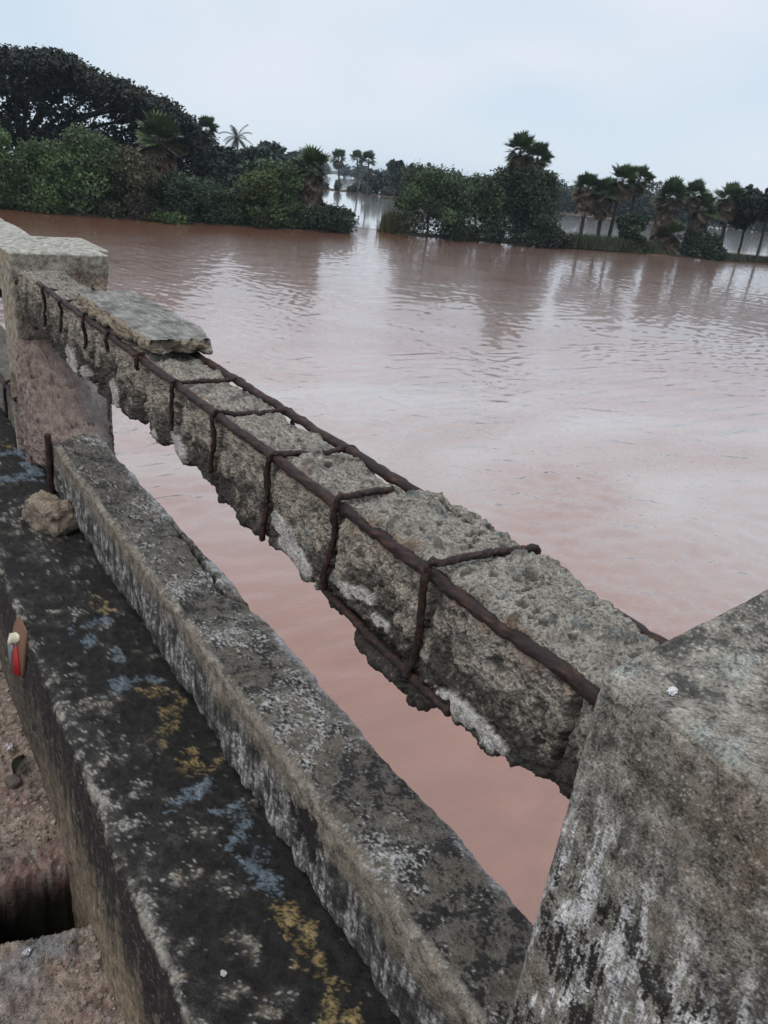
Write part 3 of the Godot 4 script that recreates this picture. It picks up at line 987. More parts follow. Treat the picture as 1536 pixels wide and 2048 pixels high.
func upper_rail() -> void:
	var big := noise(9.0, 3, 81)
	var mid := noise(34.0, 4, 82)
	var fine := noise(140.0, 3, 83)
	var speck := noise(380.0, 2, 84)
	var grow := noise(12.0, 4, 85)
	var stone_d := cells(62.0, 86)
	var stone_v := cells(62.0, 86, FastNoiseLite.RETURN_CELL_VALUE)
	var big_d := cells(36.0, 88)
	var big_v := cells(36.0, 88, FastNoiseLite.RETURN_CELL_VALUE)
	var grit_d := cells(170.0, 87)
	var grit_v := cells(170.0, 87, FastNoiseLite.RETURN_CELL_VALUE)
	var top := PackedFloat32Array([-0.2, -0.372, -0.42, -0.374, -0.50, -0.373, -0.62, -0.374, -0.71, -0.371, -0.748, -0.376, -0.78, -0.386, -0.93, -0.384, -1.3, -0.384, -1.5, -0.386, -1.56, -0.382, -2.05, -0.380, -2.2, -0.392, -2.9, -0.398])
	var back := PackedFloat32Array([-0.2, 0.585, -0.37, 0.584, -0.43, 0.600, -0.53, 0.613, -0.65, 0.615, -0.71, 0.606, -0.76, 0.580, -0.83, 0.582, -0.86, 0.607, -0.895, 0.606, -0.92, 0.583, -1.3, 0.584, -1.5, 0.592, -2.0, 0.605, -2.9, 0.62])
	var bottom := PackedFloat32Array([-0.2, -0.522, -0.334, -0.523, -0.415, -0.531, -0.50, -0.534, -0.528, -0.546, -0.55, -0.566, -0.60, -0.570, -0.672, -0.562, -0.70, -0.549, -0.785, -0.540, -0.844, -0.531, -0.905, -0.521, -0.945, -0.540, -0.98, -0.549, -1.07, -0.535, -1.154, -0.55, -1.27, -0.529, -1.435, -0.537, -1.63, -0.556, -1.80, -0.561, -1.9, -0.545, -2.05, -0.57, -2.5, -0.555, -2.9, -0.56])
	# remnants of whitewashed plaster on the side: z, y, half z, half y, turn
	var skin := [[-0.855, -0.502, 0.062, 0.026, -0.25], [-0.905, -0.478, 0.02, 0.02, 0.0], [-0.685, -0.478, 0.045, 0.013, 0.22], [-0.64, -0.49, 0.03, 0.010, 0.2], [-1.325, -0.50, 0.05, 0.020, -0.2], [-2.12, -0.535, 0.065, 0.040, 0.1], [-2.005, -0.545, 0.035, 0.032, 0.0], [-1.73, -0.515, 0.04, 0.028, -0.1], [-0.475, -0.505, 0.055, 0.012, 0.05], [-0.43, -0.508, 0.03, 0.010, 0.0], [-1.45, -0.52, 0.02, 0.012, 0.0]]
	var zs := steps_z(-0.26, -2.84, 1.05, 0.60, -0.26)
	var rg := ring(140, 110, 20, 24, 10)
	var t := thing("broken_upper_rail_beam", "upper railing beam broken open to gravelly core with rusty bars and stirrups", "railing beam", Vector3.ZERO)
	part("concrete_core", grid(zs.size(), rg.size(), true, Vector3.ZERO, func(i: int, j: int):
		var z := zs[i]
		var q = rg[j]
		var r := 0.013
		var x0 := 0.4755
		var x1 := table(back, z)
		var y1 := table(top, z)
		var y0 := table(bottom, z) + 0.008
		var p := Vector3((x0 + x1) / 2 + q[0] * ((x1 - x0) / 2 - r) + q[2] * r, (y0 + y1) / 2 + q[1] * ((y1 - y0) / 2 - r) + q[3] * r, z)
		var nrm := Vector3(q[2], q[3], 0)
		var front := clampf(-q[2], 0, 1)
		var low := clampf(-q[3], 0, 1)
		var n1 := big.get_noise_3dv(p)
		var n2 := mid.get_noise_3dv(p)
		var n3 := fine.get_noise_3dv(p)
		var s := speck.get_noise_3dv(p)
		var g := grow.get_noise_3dv(p)
		var fade := clampf(1.25 + z * 0.45, 0.15, 1.0)
		var arris := clampf(low * 1.4, 0, 1)
		var disp := n1 * 0.0100 + n2 * 0.0062 * (1.0 - 0.75 * arris) + (n3 * 0.0020 + s * 0.0006) * fade
		# nothing shows where gravel was: knocked-out sockets; stones stand proud
		var sd := stone_d.get_noise_3dv(p + Vector3(n3, s, n2) * 0.002)
		var sv := stone_v.get_noise_3dv(p + Vector3(n3, s, n2) * 0.002)
		var stone := smoothstep(-0.62, -0.72, sd) * (1.0 if sv > 0.30 else 0.0)
		var socket := smoothstep(-0.60, -0.78, sd) * (1.0 if sv < -0.55 else 0.0)
		disp += stone * 0.0026 - socket * 0.0045
		var gd := grit_d.get_noise_3dv(p)
		var gv := grit_v.get_noise_3dv(p)
		var grit := smoothstep(-0.5, -0.8, gd)
		disp += grit * (0.0010 if gv > 0.0 else -0.0012)
		# the core is pillowed between the stirrups and worn back behind each of them
		var dmin := 1.0
		for k in STIRRUPS:
			var zk: float = k - 0.16 * (-0.385 - p.y) * (1.0 if q[2] < -0.2 else 0.0)
			dmin = minf(dmin, absf(z - zk + n2 * 0.004))
		var crease := exp(-pow(dmin / 0.0105, 2.0))
		disp -= crease * (0.014 * front + 0.007 * clampf(q[3], 0, 1) + 0.006 * low)
		disp -= front * 0.017 * exp(-pow(dmin / 0.04, 2.0)) * smoothstep(-0.9, -1.6, z)
		# a groove for the bar at the road arris
		var db := Vector2(p.x - 0.4765, p.y + 0.386).length()
		disp -= 0.006 * exp(-pow(db / 0.013, 2.0))
		# ragged lower arris, worn back in bites
		disp += arris * (n1 * 0.018 + n2 * 0.003)
		# a bared lower bar between two stirrups, the cover gone above it
		var bite := smoothstep(-0.58, -0.60, z) * smoothstep(-0.76, -0.74, z) * exp(-pow((p.y + 0.522) / 0.012, 2.0)) * front
		disp -= bite * 0.010
		# an open fissure close to the near post
		var fz := -0.349 - (p.y + 0.44) * -0.10 + n2 * 0.004
		var fissure := exp(-pow((z - fz) / 0.0042, 2.0)) * smoothstep(-0.39, -0.41, p.y) * smoothstep(-0.50, -0.475, p.y) * front
		disp -= fissure * 0.016
		var bd := big_d.get_noise_3dv(p + Vector3(n2, n3, n1) * 0.004)
		var bv := big_v.get_noise_3dv(p + Vector3(n2, n3, n1) * 0.004)
		var cobble := smoothstep(-0.60, -0.66, bd) * (1.0 if bv > 0.35 else 0.0)
		disp += cobble * 0.003
		var void_ := smoothstep(-0.62, -0.75, bd) * (1.0 if bv < -0.72 else 0.0)
		disp -= void_ * 0.006
		var col: Color
		var sandy := Color(0.40, 0.355, 0.29).lerp(Color(0.30, 0.262, 0.212), clampf(0.45 + n1 * 0.9 + n3 * 0.5, 0, 1))
		var greyish := Color(0.335, 0.32, 0.28).lerp(Color(0.22, 0.21, 0.185), clampf(0.45 + n2 * 0.9 + n3 * 0.6, 0, 1))
		col = mixc(sandy, greyish, clampf(q[3], 0, 1) * 0.85 + smoothstep(-0.7, -0.4, z) * 0.45 + g * 0.4 + 0.08)
		col = mixc(col, Color(0.48, 0.44, 0.37), smoothstep(0.3, 0.6, s + n3 * 0.5) * 0.55)
		col = mixc(col, Color(0.085, 0.075, 0.062), cut(-n3 - s * 0.6 - n2 * 0.3, 0.24, 0.08) * 0.75)
		# gravel: greenish, bluish and brown grey
		var gravel := Color(0.085, 0.09, 0.082)
		if sv > 0.75:
			gravel = Color(0.13, 0.16, 0.17)
		elif sv > 0.55:
			gravel = Color(0.22, 0.19, 0.16)
		col = mixc(col, gravel, stone * 0.85)
		col = mixc(col, Color(0.10, 0.105, 0.10).lerp(Color(0.2, 0.18, 0.155), clampf((bv - 0.4) * 1.7, 0, 1)) * (1.0 + n3 * 0.6), cobble * 0.85)
		col = mixc(col, Color(0.03, 0.027, 0.024), maxf(void_, socket) * 0.7)
		col = mixc(col, Color(0.07, 0.07, 0.065), grit * (1.0 if gv > 0.4 else 0.0) * 0.75)
		# black growth, thickest low on the side
		var h := smoothstep(-0.42, -0.495, p.y + n1 * 0.05 + g * 0.07 + n2 * 0.035)
		var algae := clampf(h * (0.92 + g * 1.1 + n3 * 0.9 + n2 * 0.5) + low * 0.5, 0, 1)
		algae = maxf(algae, smoothstep(0.25, 0.55, g + n3 * 0.4) * 0.55 * clampf(q[3], 0, 1))
		algae = lerpf(algae, cut(algae + s * 0.25 + n3 * 0.3, 0.5, 0.16), 0.7)
		col = mixc(col, Color(0.026, 0.024, 0.021), algae * 0.92)
		col = mixc(col, Color(0.035, 0.03, 0.026), crease * front * 0.65)
		col = mixc(col, Color(0.20, 0.10, 0.05), exp(-pow(db / 0.016, 2.0)) * smoothstep(-0.2, 0.4, n2) * 0.6)
		for k in skin:
			if q[2] < -0.5 and absf(z - k[0]) < k[2] * 1.6:
				var f := blot(Vector2(z, p.y), Vector2(k[0], k[1]), Vector2(k[2], k[3]), k[4], n2 * 0.7 + n1 * 0.4)
				disp = lerpf(disp, 0.004 + n2 * 0.001, f * 0.85)
				col = mixc(col, Color(0.56, 0.55, 0.53).lerp(Color(0.32, 0.30, 0.27), clampf(0.4 + n3 * 1.2 + n2 * 0.8, 0, 1)), f * 0.92)
		vc = col
		vp = p + nrm * disp), M.rubble, t)

	# the piece of coping that is still in place
	var zs2 := steps_z(-1.505, -2.06, 1.2, 0.62)
	var rg2 := ring(26, 120, 24, 40, 8)
	var ends := 10
	var nr := zs2.size()
	var slab_n := noise(20.0, 4, 91)
	part("coping_slab", grid(nr + ends * 2, rg2.size(), true, Vector3.ZERO, func(i: int, j: int):
		var q = rg2[j]
		var k := clampi(i - ends, 0, nr - 1)
		var z := zs2[k]
		var sc := 1.0
		if i < ends:
			sc = 0.02 + 0.98 * i / ends
		elif i >= nr + ends:
			sc = 1.0 - 0.98 * (i - nr - ends + 1) / ends
		var x0 := 0.482
		var x1 := 0.632 - smoothstep(-1.62, -1.5, z) * 0.02
		var y1 := -0.342
		var y0 := -0.372 - 0.006 * smoothstep(-1.6, -1.9, z)
		var r := 0.007
		var p := Vector3((x0 + x1) / 2 + (q[0] * ((x1 - x0) / 2 - r) + q[2] * r) * sc, (y0 + y1) / 2 + (q[1] * ((y1 - y0) / 2 - r) + q[3] * r) * sc, z)
		var n1 := big.get_noise_3dv(p)
		var n2 := slab_n.get_noise_3dv(p)
		var n3 := fine.get_noise_3dv(p)
		var nrm := Vector3(q[2], q[3], 0)
		if i < ends:
			nrm = Vector3(0, 0, 1)
			p.z += n2 * 0.03 + 0.02 * (p.x - 0.55) / 0.07
		elif i >= nr + ends:
			nrm = Vector3(0, 0, -1)
			p.z += n2 * 0.04
		var broken := clampf(maxf(-q[2], maxf(-q[3], 1.0 if i < ends or i >= nr + ends else 0.0)), 0, 1)
		vp = p + nrm * (n1 * 0.003 + n2 * 0.0025 + n3 * 0.0008 + broken * (n2 * 0.012 + n1 * 0.008 + n3 * 0.003))
		var g := grow.get_noise_3dv(p)
		var fibre := noise(1.0, 4, 92).get_noise_2d(p.x * 60.0, p.z * 9.0)
		var col := Color(0.21, 0.21, 0.195).lerp(Color(0.34, 0.34, 0.32), clampf(0.4 + fibre * 1.1 + n3 * 0.5, 0, 1))
		col = mixc(col, Color(0.09, 0.092, 0.09), smoothstep(0.05, 0.4, g + n2 * 0.5) * 0.75)
		col = mixc(col, Color(0.37, 0.31, 0.23).lerp(Color(0.26, 0.21, 0.15), clampf(0.5 + n2 + n3 * 0.6, 0, 1)), broken * 0.85)
		vc = mixc(col, Color(0.06, 0.055, 0.045), broken * smoothstep(0.15, 0.5, -n2 - n3 * 0.4 + g * 0.4) * 0.8)), M.rubble, t)

	# bars
	var pts := []
	for k in 27:
		pts.append(Vector3(0.4782, -0.3874 - 0.004 * smoothstep(-1.6, -2.4, -0.27 - k * 0.085), -0.27 - k * 0.085))
	part("reinforcing_bar", tube(smooth_path(pts, 8, 0.0028, 5), 0.0070, 18, 0.0030, 11), M.rust, t)
	pts = []
	for k in 18:
		pts.append(Vector3(0.592, -0.3835, -0.27 - k * 0.085))
	part("reinforcing_bar", tube(smooth_path(pts, 8, 0.003, 6), 0.0075, 14, 0.0018, 12), M.rust, t)
	part("reinforcing_bar", tube(smooth_path([Vector3(0.479, -0.527, -0.50), Vector3(0.477, -0.5235, -0.60), Vector3(0.477, -0.522, -0.68), Vector3(0.482, -0.522, -0.78)], 20, 0.002, 7), 0.0062, 12, 0.0016, 13), M.rust, t)
	# stirrups: [z, how far down the side it shows, how far across the top, slant of the top]
	var hoops := [[-0.553, -0.525, 0.612, 0.010], [-0.748, -0.512, 0.575, -0.018], [-0.934, -0.525, 0.606, 0.012], [-1.138, -0.49, 0.603, 0.018], [-1.332, -0.475, 0.603, 0.012], [-1.53, -0.41, 0.50, 0.015], [-1.745, -0.42, 0.482, 0.0], [-1.94, -0.46, 0.484, 0.0], [-2.18, -0.47, 0.56, 0.01], [-2.385, -0.50, 0.56, 0.015]]
	for k in hoops.size():
		var h = hoops[k]
		var z: float = h[0]
		var ty := table(top, z) - 0.0005
		if z < -1.5 and z > -2.05:
			ty = -0.380
		var line := []
		var fy: float = h[1]
		while fy < -0.405:
			line.append(Vector3(0.4705 + 0.002 * sin(fy * 60.0 + k), fy, z - 0.13 * (-0.385 - fy)))
			fy += 0.03
		line.append(Vector3(0.4665, -0.394, z - 0.001))
		line.append(Vector3(0.4700, ty + 0.0055, z))
		var fx := 0.482
		while fx < h[2] - 0.012:
			var f := (fx - 0.47) / 0.14
			line.append(Vector3(fx, ty + 0.003 + 0.0025 * sin(f * 5.0 + k), z + h[3] * f))
			fx += 0.026
		if h[2] > 0.59:
			line.append(Vector3(h[2] - 0.006, ty + 0.004, z + h[3]))
			line.append(Vector3(h[2] + 0.003, ty - 0.008, z + h[3] - 0.002))
			line.append(Vector3(h[2] + 0.002, ty - 0.035, z + h[3] - 0.004))
		part("stirrup", tube(smooth_path(line, 8, 0.0045, 20 + k), 0.0044 if z > -1.0 else 0.0040, 14, 0.0026, 30 + k, 1.0, Color(0.026, 0.016, 0.016), Color(0.06, 0.031, 0.026)), M.rust, t)


func next_span_rail() -> void:
	var big := noise(5.0, 4, 101)
	var mid := noise(26.0, 4, 102)
	var zs := steps_z(-3.2, -5.6, 2.2, 0.7)
	var rg := ring(30, 40, 12, 10, 8)
	var o := part("upper_rail_beam", grid(zs.size(), rg.size(), true, Vector3.ZERO, func(i: int, j: int):
		var q = rg[j]
		var p := Vector3(0.545 + q[0] * 0.072 + q[2] * 0.013, -0.45 + q[1] * 0.095 + q[3] * 0.013, zs[i])
		var n1 := big.get_noise_3dv(p)
		var n2 := mid.get_noise_3dv(p)
		vp = p + Vector3(q[2], q[3], 0) * (n1 * 0.006 + n2 * 0.002)
		vc = Color(0.30, 0.29, 0.25).lerp(Color(0.42, 0.42, 0.38), clampf(0.5 + n2 + n1, 0, 1))), M.concrete, self)
	tag(o, "intact pale upper railing beam running on beyond the farther post", "railing beam", "concrete railing beams")


# ------------------------------------------------------------------ litter and the reflector

func plate(outline: PackedVector2Array, thick: float, x: float) -> ArrayMesh:
	# A thin plate standing on the kerb's road face; outline in (z, y), facing -x.
	var st := SurfaceTool.new()
	st.begin(Mesh.PRIMITIVE_TRIANGLES)
	var tri := Geometry2D.triangulate_polygon(outline)
	for i in range(0, tri.size(), 3):
		var v := []
		for k in 3:
			var q := outline[tri[i + k]]
			v.append(Vector3(x - thick, q.y, q.x))
		if (v[2] - v[0]).cross(v[1] - v[0]).x > 0:
			v = [v[0], v[2], v[1]]
		for a in v:
			st.add_vertex(a)
	var mid := Vector2.ZERO
	for q in outline:
		mid += q / outline.size()
	for i in outline.size():
		var a := outline[i]
		var b := outline[(i + 1) % outline.size()]
		var quad := [Vector3(x, a.y, a.x), Vector3(x, b.y, b.x), Vector3(x - thick, b.y, b.x), Vector3(x, a.y, a.x), Vector3(x - thick, b.y, b.x), Vector3(x - thick, a.y, a.x)]
		var out := (a + b) / 2 - mid
		if (quad[2] - quad[0]).cross(quad[1] - quad[0]).dot(Vector3(0, out.y, out.x)) < 0:
			quad = [quad[0], quad[2], quad[1], quad[3], quad[5], quad[4]]
		for v in quad:
			st.add_vertex(v)
	st.generate_normals()
	return st.commit()


func rounded(c: Vector2, half: Vector2, turn: float, uneven: float, s: int, n := 40) -> PackedVector2Array:
	var out := PackedVector2Array()
	var w := noise(1.6, 3, s)
	for i in n:
		var a := TAU * i / n
		var d := Vector2(cos(a), sin(a))
		out.append(c + (d * half * (1.0 + uneven * w.get_noise_2d(d.x * 1.5 + s, d.y * 1.5))).rotated(turn))
	return out


func crumpled(half: Vector3, s: int, c: Color) -> ArrayMesh:
	var a := cells(1.4, s)
	var b := noise(2.2, 2, s)
	return grid(18, 26, true, Vector3.ZERO, func(i: int, j: int):
		var v := PI * (0.01 + 0.98 * i / 17.0) - PI / 2
		var u := TAU * j / 26.0
		var d := Vector3(cos(v) * cos(u), sin(v), cos(v) * sin(u))
		var f := 0.75 + 0.5 * a.get_noise_3dv(d * 1.4) + 0.35 * b.get_noise_3dv(d * 2.0)
		vp = d * half * f
		vc = c * (0.85 + 0.3 * b.get_noise_3dv(d * 3.0)))


func small_things() -> void:
	var t := thing("reflector", "worn red and white reflector on brown backing fixed to the kerb face", "reflector")
	var pattern := func(pts: Array) -> PackedVector2Array: return PackedVector2Array(pts)
	part("backing_plate", plate(pattern.call([Vector2(-1.75, -1.045), Vector2(-1.738, -1.050), Vector2(-1.685, -1.046), Vector2(-1.672, -1.058), Vector2(-1.704, -1.115), Vector2(-1.763, -1.21), Vector2(-1.82, -1.27), Vector2(-1.866, -1.302), Vector2(-1.986, -1.367), Vector2(-2.02, -1.346), Vector2(-1.887, -1.166), Vector2(-1.845, -1.119)]), 0.004, 0.2385), plain("backing", 0.9, false, Color(0.44, 0.33, 0.26)), t)
	part("white_disc", plate(pattern.call([Vector2(-1.971, -1.245), Vector2(-1.922, -1.195), Vector2(-1.828, -1.137), Vector2(-1.774, -1.114), Vector2(-1.775, -1.129), Vector2(-1.833, -1.174), Vector2(-1.903, -1.212), Vector2(-1.971, -1.266), Vector2(-1.990, -1.266)]), 0.004, 0.2345), plain("white_film", 0.55, false, Color(0.90, 0.87, 0.78)), t)
	part("red_panel", plate(pattern.call([Vector2(-1.883, -1.213), Vector2(-1.827, -1.177), Vector2(-1.824, -1.265), Vector2(-1.983, -1.362)]), 0.003, 0.2340), plain("red_film", 0.6, false, Color(0.62, 0.07, 0.09)), t)
	part("grey_strip", plate(pattern.call([Vector2(-1.999, -1.28), Vector2(-1.954, -1.246), Vector2(-1.891, -1.214), Vector2(-1.932, -1.27), Vector2(-1.981, -1.342), Vector2(-2.01, -1.344)]), 0.002, 0.2335), plain("worn_film", 0.6, false, Color(0.45, 0.49, 0.51)), t)

	var o := part("crumpled_foil", crumpled(Vector3(0.019, 0.007, 0.012), 3, Color(0.62, 0.6, 0.62)), M.foil, self, Transform3D(Basis(Vector3.UP, 0.5), Vector3(0.112, -1.489, -1.205)))
	tag(o, "flat scrap of silver foil at the lip of the drain pit", "litter")
	o = part("crumpled_foil", crumpled(Vector3(0.018, 0.016, 0.02), 8, Color(0.6, 0.55, 0.56)), M.foil, self, Transform3D(Basis(Vector3.UP, 1.5), Vector3(0.19, -1.483, -1.83)))
	tag(o, "crumpled silver foil ball by the kerb below the reflector", "litter")
	o = part("paper_scrap", crumpled(Vector3(0.007, 0.003, 0.009), 9, Color(0.55, 0.55, 0.55)), M.paper, self, Transform3D(Basis(Vector3.UP, 0.2), Vector3(0.308, -1.068, -0.696)))
	tag(o, "tiny pale scrap on the black kerb top near the lower edge", "litter")
	o = part("dropping", crumpled(Vector3(0.0085, 0.004, 0.0062), 12, Color(0.85, 0.85, 0.87)), M.paper, self, Transform3D(Basis(Vector3.UP, 0.4), Vector3(0.483, -0.341, -0.266)))
	tag(o, "small white blob on the top edge of the nearest post", "dropping")
	var rng := RandomNumberGenerator.new()
	rng.seed = 44
	var grit := MultiMesh.new()
	grit.transform_format = MultiMesh.TRANSFORM_3D
	grit.use_colors = true
	grit.mesh = lump_mesh(Vector3(1.0, 0.7, 0.9), 23, Color(0.9, 0.86, 0.8), Color(0.5, 0.46, 0.42), 9, 12)
	grit.instance_count = 900
	for k in 900:
		var x := 0.232 - 0.42 * pow(rng.randf(), 1.6)
		var z := rng.randf_range(-2.4, -0.85)
		if z > -1.47 and z < -1.19 and x > 0.05:
			z -= 0.30
		var sz := 0.0016 + 0.0055 * pow(rng.randf(), 4.0)
		grit.set_instance_transform(k, Transform3D(Basis(Vector3.UP, rng.randf() * TAU).scaled(Vector3.ONE * sz), Vector3(x, -1.4985 + noise(6.0, 4, 41).get_noise_3d(x, 0, z) * 0.012 + noise(30.0, 4, 42).get_noise_3d(x, 0, z) * 0.008, z)))
		var g := rng.randf_range(0.12, 0.42)
		grit.set_instance_color(k, Color(g * 1.1, g * 0.95, g * 0.82))
	var gi := MultiMeshInstance3D.new()
	gi.name = "grit"
	gi.multimesh = grit
	gi.material_override = M.grit
	add_child(gi)
	tag(gi, "loose grit and pebbles lying on the walkway along the kerb", "grit", "", "stuff")
	# dry leaf beside the foil ball
	o = part("dry_leaf", grid(14, 9, false, Vector3.UP, func(i: int, j: int):
		var u := i / 13.0
		var v := (j / 8.0 - 0.5) * 2.0
		var wd := 0.016 * sin(PI * clampf(u, 0.02, 0.98)) + 0.001
		vp = Vector3(v * wd, 0.012 * absf(v) + 0.012 * sin(u * 3.0), (u - 0.5) * 0.08)
		vc = Color(0.035, 0.035, 0.02)), M.leaf, self, Transform3D(Basis(Vector3.UP, -0.5), Vector3(0.198, -1.492, -1.745)))
	tag(o, "curled dark dry leaf on the dirt beside the kerb", "leaf")
	o = part("rock", lump_mesh(Vector3(0.016, 0.012, 0.02), 15, Color(0.12, 0.1, 0.09), Color(0.05, 0.045, 0.04), 24, 32), M.rubble, self, Transform3D(Basis(Vector3.UP, 0.3), Vector3(0.176, -1.49, -1.70)))
	tag(o, "small dark stone on the dirt next to the dry leaf", "stone")


# ------------------------------------------------------------------ trees

var lv: PackedVector3Array
var lc: PackedColorArray
var leaf_total := 0


func leaves_begin() -> void:
	lv = PackedVector3Array()
	lc = PackedColorArray()


func leaves_end() -> ArrayMesh:
	leaf_total += lv.size() / 3
	var arr := []
	arr.resize(Mesh.ARRAY_MAX)
	arr[Mesh.ARRAY_VERTEX] = lv
	arr[Mesh.ARRAY_COLOR] = lc
	var m := ArrayMesh.new()
	m.add_surface_from_arrays(Mesh.PRIMITIVE_TRIANGLES, arr)
	return m


func leaf(rng: RandomNumberGenerator, p: Vector3, size: float, col: Color, droop := 0.0) -> void:
	# One spray of foliage: two bent triangles.
	var u := Vector3(rng.randf_range(-1, 1), rng.randf_range(-0.7, 0.7) - droop, rng.randf_range(-1, 1)).normalized()
	var w := u.cross(Vector3(rng.randf_range(-1, 1), rng.randf_range(-1, 1), rng.randf_range(-1, 1))).normalized()
	var b := u.cross(w) * size * 0.25
	var s := size * rng.randf_range(0.6, 1.3)
	var a := p - u * s * 0.6
	var e := p + u * s * 0.6
	var l := p + w * s * 0.38 + b
	var r := p - w * s * 0.38 + b
	lv.append(a)
	lv.append(l)
	lv.append(e)
	lv.append(a)
	lv.append(e)
	lv.append(r)
	for k in 6:
		lc.append(col)


func puff(rng: RandomNumberGenerator, c: Vector3, rad: Vector3, n: int, size: float, col: Color, shell := 0.5, droop := 0.0) -> void:
	# A clump: leaves towards its skin, uneven in outline.
	var w := noise(0.9, 3, rng.seed % 900)
	for i in n:
		var d := Vector3(rng.randfn(), rng.randfn(), rng.randfn()).normalized()
		var f := lerpf(pow(rng.randf(), 0.4), 1.0, shell * rng.randf()) * (1.0 + 0.7 * w.get_noise_3dv(d * 1.6 + c))
		var p := c + d * rad * f
		leaf(rng, p, size, col * rng.randf_range(0.62, 1.35), droop)


func limb(a: Vector3, b: Vector3, r: float, s: int, tone := Color(0.06, 0.05, 0.04)) -> ArrayMesh:
	var m := (a + b) / 2 + Vector3(sin(s * 1.7), 0.3, cos(s * 2.3)) * a.distance_to(b) * 0.06
	return tube(smooth_path([a, m, b], 5), r, 7, 0.0, s, 0.45, tone, tone * 1.6)


func broadleaf(called: String, label: String, at: Vector3, h: float, w: float, s: int, tone: Color, n: int, o := {}) -> Node3D:
	# foot: share of the height that is bare trunk; flat: how flat the crown is; blobs; size of a spray.
	var rng := RandomNumberGenerator.new()
	rng.seed = s
	var foot: float = o.get("foot", 0.12)
	var blobs: int = o.get("blobs", 14)
	var size: float = o.get("size", 0.5)
	var t := thing(called, label, o.get("category", "tree"), at, o.get("group", ""))
	var base := h * foot
	n = int(n * 2.0) if size < 0.35 else n
	leaves_begin()
	var ends := []
	for k in blobs:
		var a := rng.randf() * TAU
		var v := float(k) / blobs
		var up := base + (h - base) * lerpf(0.18, 0.86, pow(v, 0.8))
		var wide := w * 0.5 * sqrt(maxf(0.05, 1.0 - pow((up - base) / (h - base) * 1.0 - 0.32, 2.0) * 1.7))
		var rr := wide * sqrt(rng.randf()) * 0.78
		var br := w * rng.randf_range(0.11, 0.24)
		var c := Vector3(cos(a) * rr, minf(up, h - br * 0.7), sin(a) * rr)
		ends.append(c)
		puff(rng, c, Vector3(br, br * rng.randf_range(0.65, 0.9), br), n / blobs, size, tone * rng.randf_range(0.45, 1.65), 0.5, o.get("droop", 0.0))
	if foot < 0.2:
		# skirts of leaves down to the water
		for k in int(blobs * float(o.get("skirt", 0.5))):
			var a := rng.randf() * TAU
			var br := w * rng.randf_range(0.14, 0.22)
			puff(rng, Vector3(cos(a) * w * 0.36, br * 0.6, sin(a) * w * 0.36), Vector3(br, br * 0.8, br), n / blobs / 2, size, tone * rng.randf_range(0.5, 1.0))
	part("crown", leaves_end(), M.leaf, t)
	var tr: float = maxf(0.09, h * 0.022) * o.get("stout", 1.0)
	var fork := Vector3(rng.randf_range(-0.2, 0.2), base + (h - base) * 0.22, rng.randf_range(-0.2, 0.2))
	part("trunk", tube(smooth_path([Vector3(0, -0.5, 0), Vector3(0.05, base * 0.5, 0.05), fork], 6), tr, 9, 0.0, s, 0.7, Color(0.05, 0.042, 0.034), Color(0.11, 0.09, 0.07)), M.bark, t)
	for k in mini(6, ends.size()):
		part("limb", limb(fork, ends[ends.size() - 1 - k * 2 % ends.size()], tr * 0.5, s + k), M.bark, t)
	return t


var fans := []
var dead_fans := []


func fan_mesh(s: int, c: Color) -> ArrayMesh:
	# A fan leaf of a palmyra: a stalk, then a round of stiff pointed blades, folded along the middle.
	var rng := RandomNumberGenerator.new()
	rng.seed = s
	leaves_begin()
	var blades := 17
	var tri := func(a: Vector3, b: Vector3, d: Vector3, col: Color):
		lv.append(a)
		lv.append(b)
		lv.append(d)
		for k in 3:
			lc.append(col)
	tri.call(Vector3(-0.03, 0, 0), Vector3(0.03, 0, 0), Vector3(0, 0, 0.95), Color(0.09, 0.09, 0.035))
	for k in blades:
		var a := lerpf(-2.3, 2.3, float(k) / (blades - 1))
		var l := (0.72 + 0.28 * cos(a * 0.5)) * rng.randf_range(0.9, 1.08)
		var fold := absf(sin(a)) * 0.22 + rng.randf_range(-0.05, 0.05)
		var tip := Vector3(sin(a) * l, fold * l - 0.06 * l * l, 0.9 + cos(a) * l)
		var wd := Vector3(cos(a), 0.1, -sin(a)) * 0.105
		var midp := Vector3(sin(a) * l * 0.6, fold * l * 0.6, 0.9 + cos(a) * l * 0.6)
		var hub := Vector3(0, 0, 0.9)
		var col := c * rng.randf_range(0.7, 1.3)
		tri.call(hub, midp - wd, midp + wd, col)
		tri.call(midp - wd, tip, midp + wd, col)
	return leaves_end()


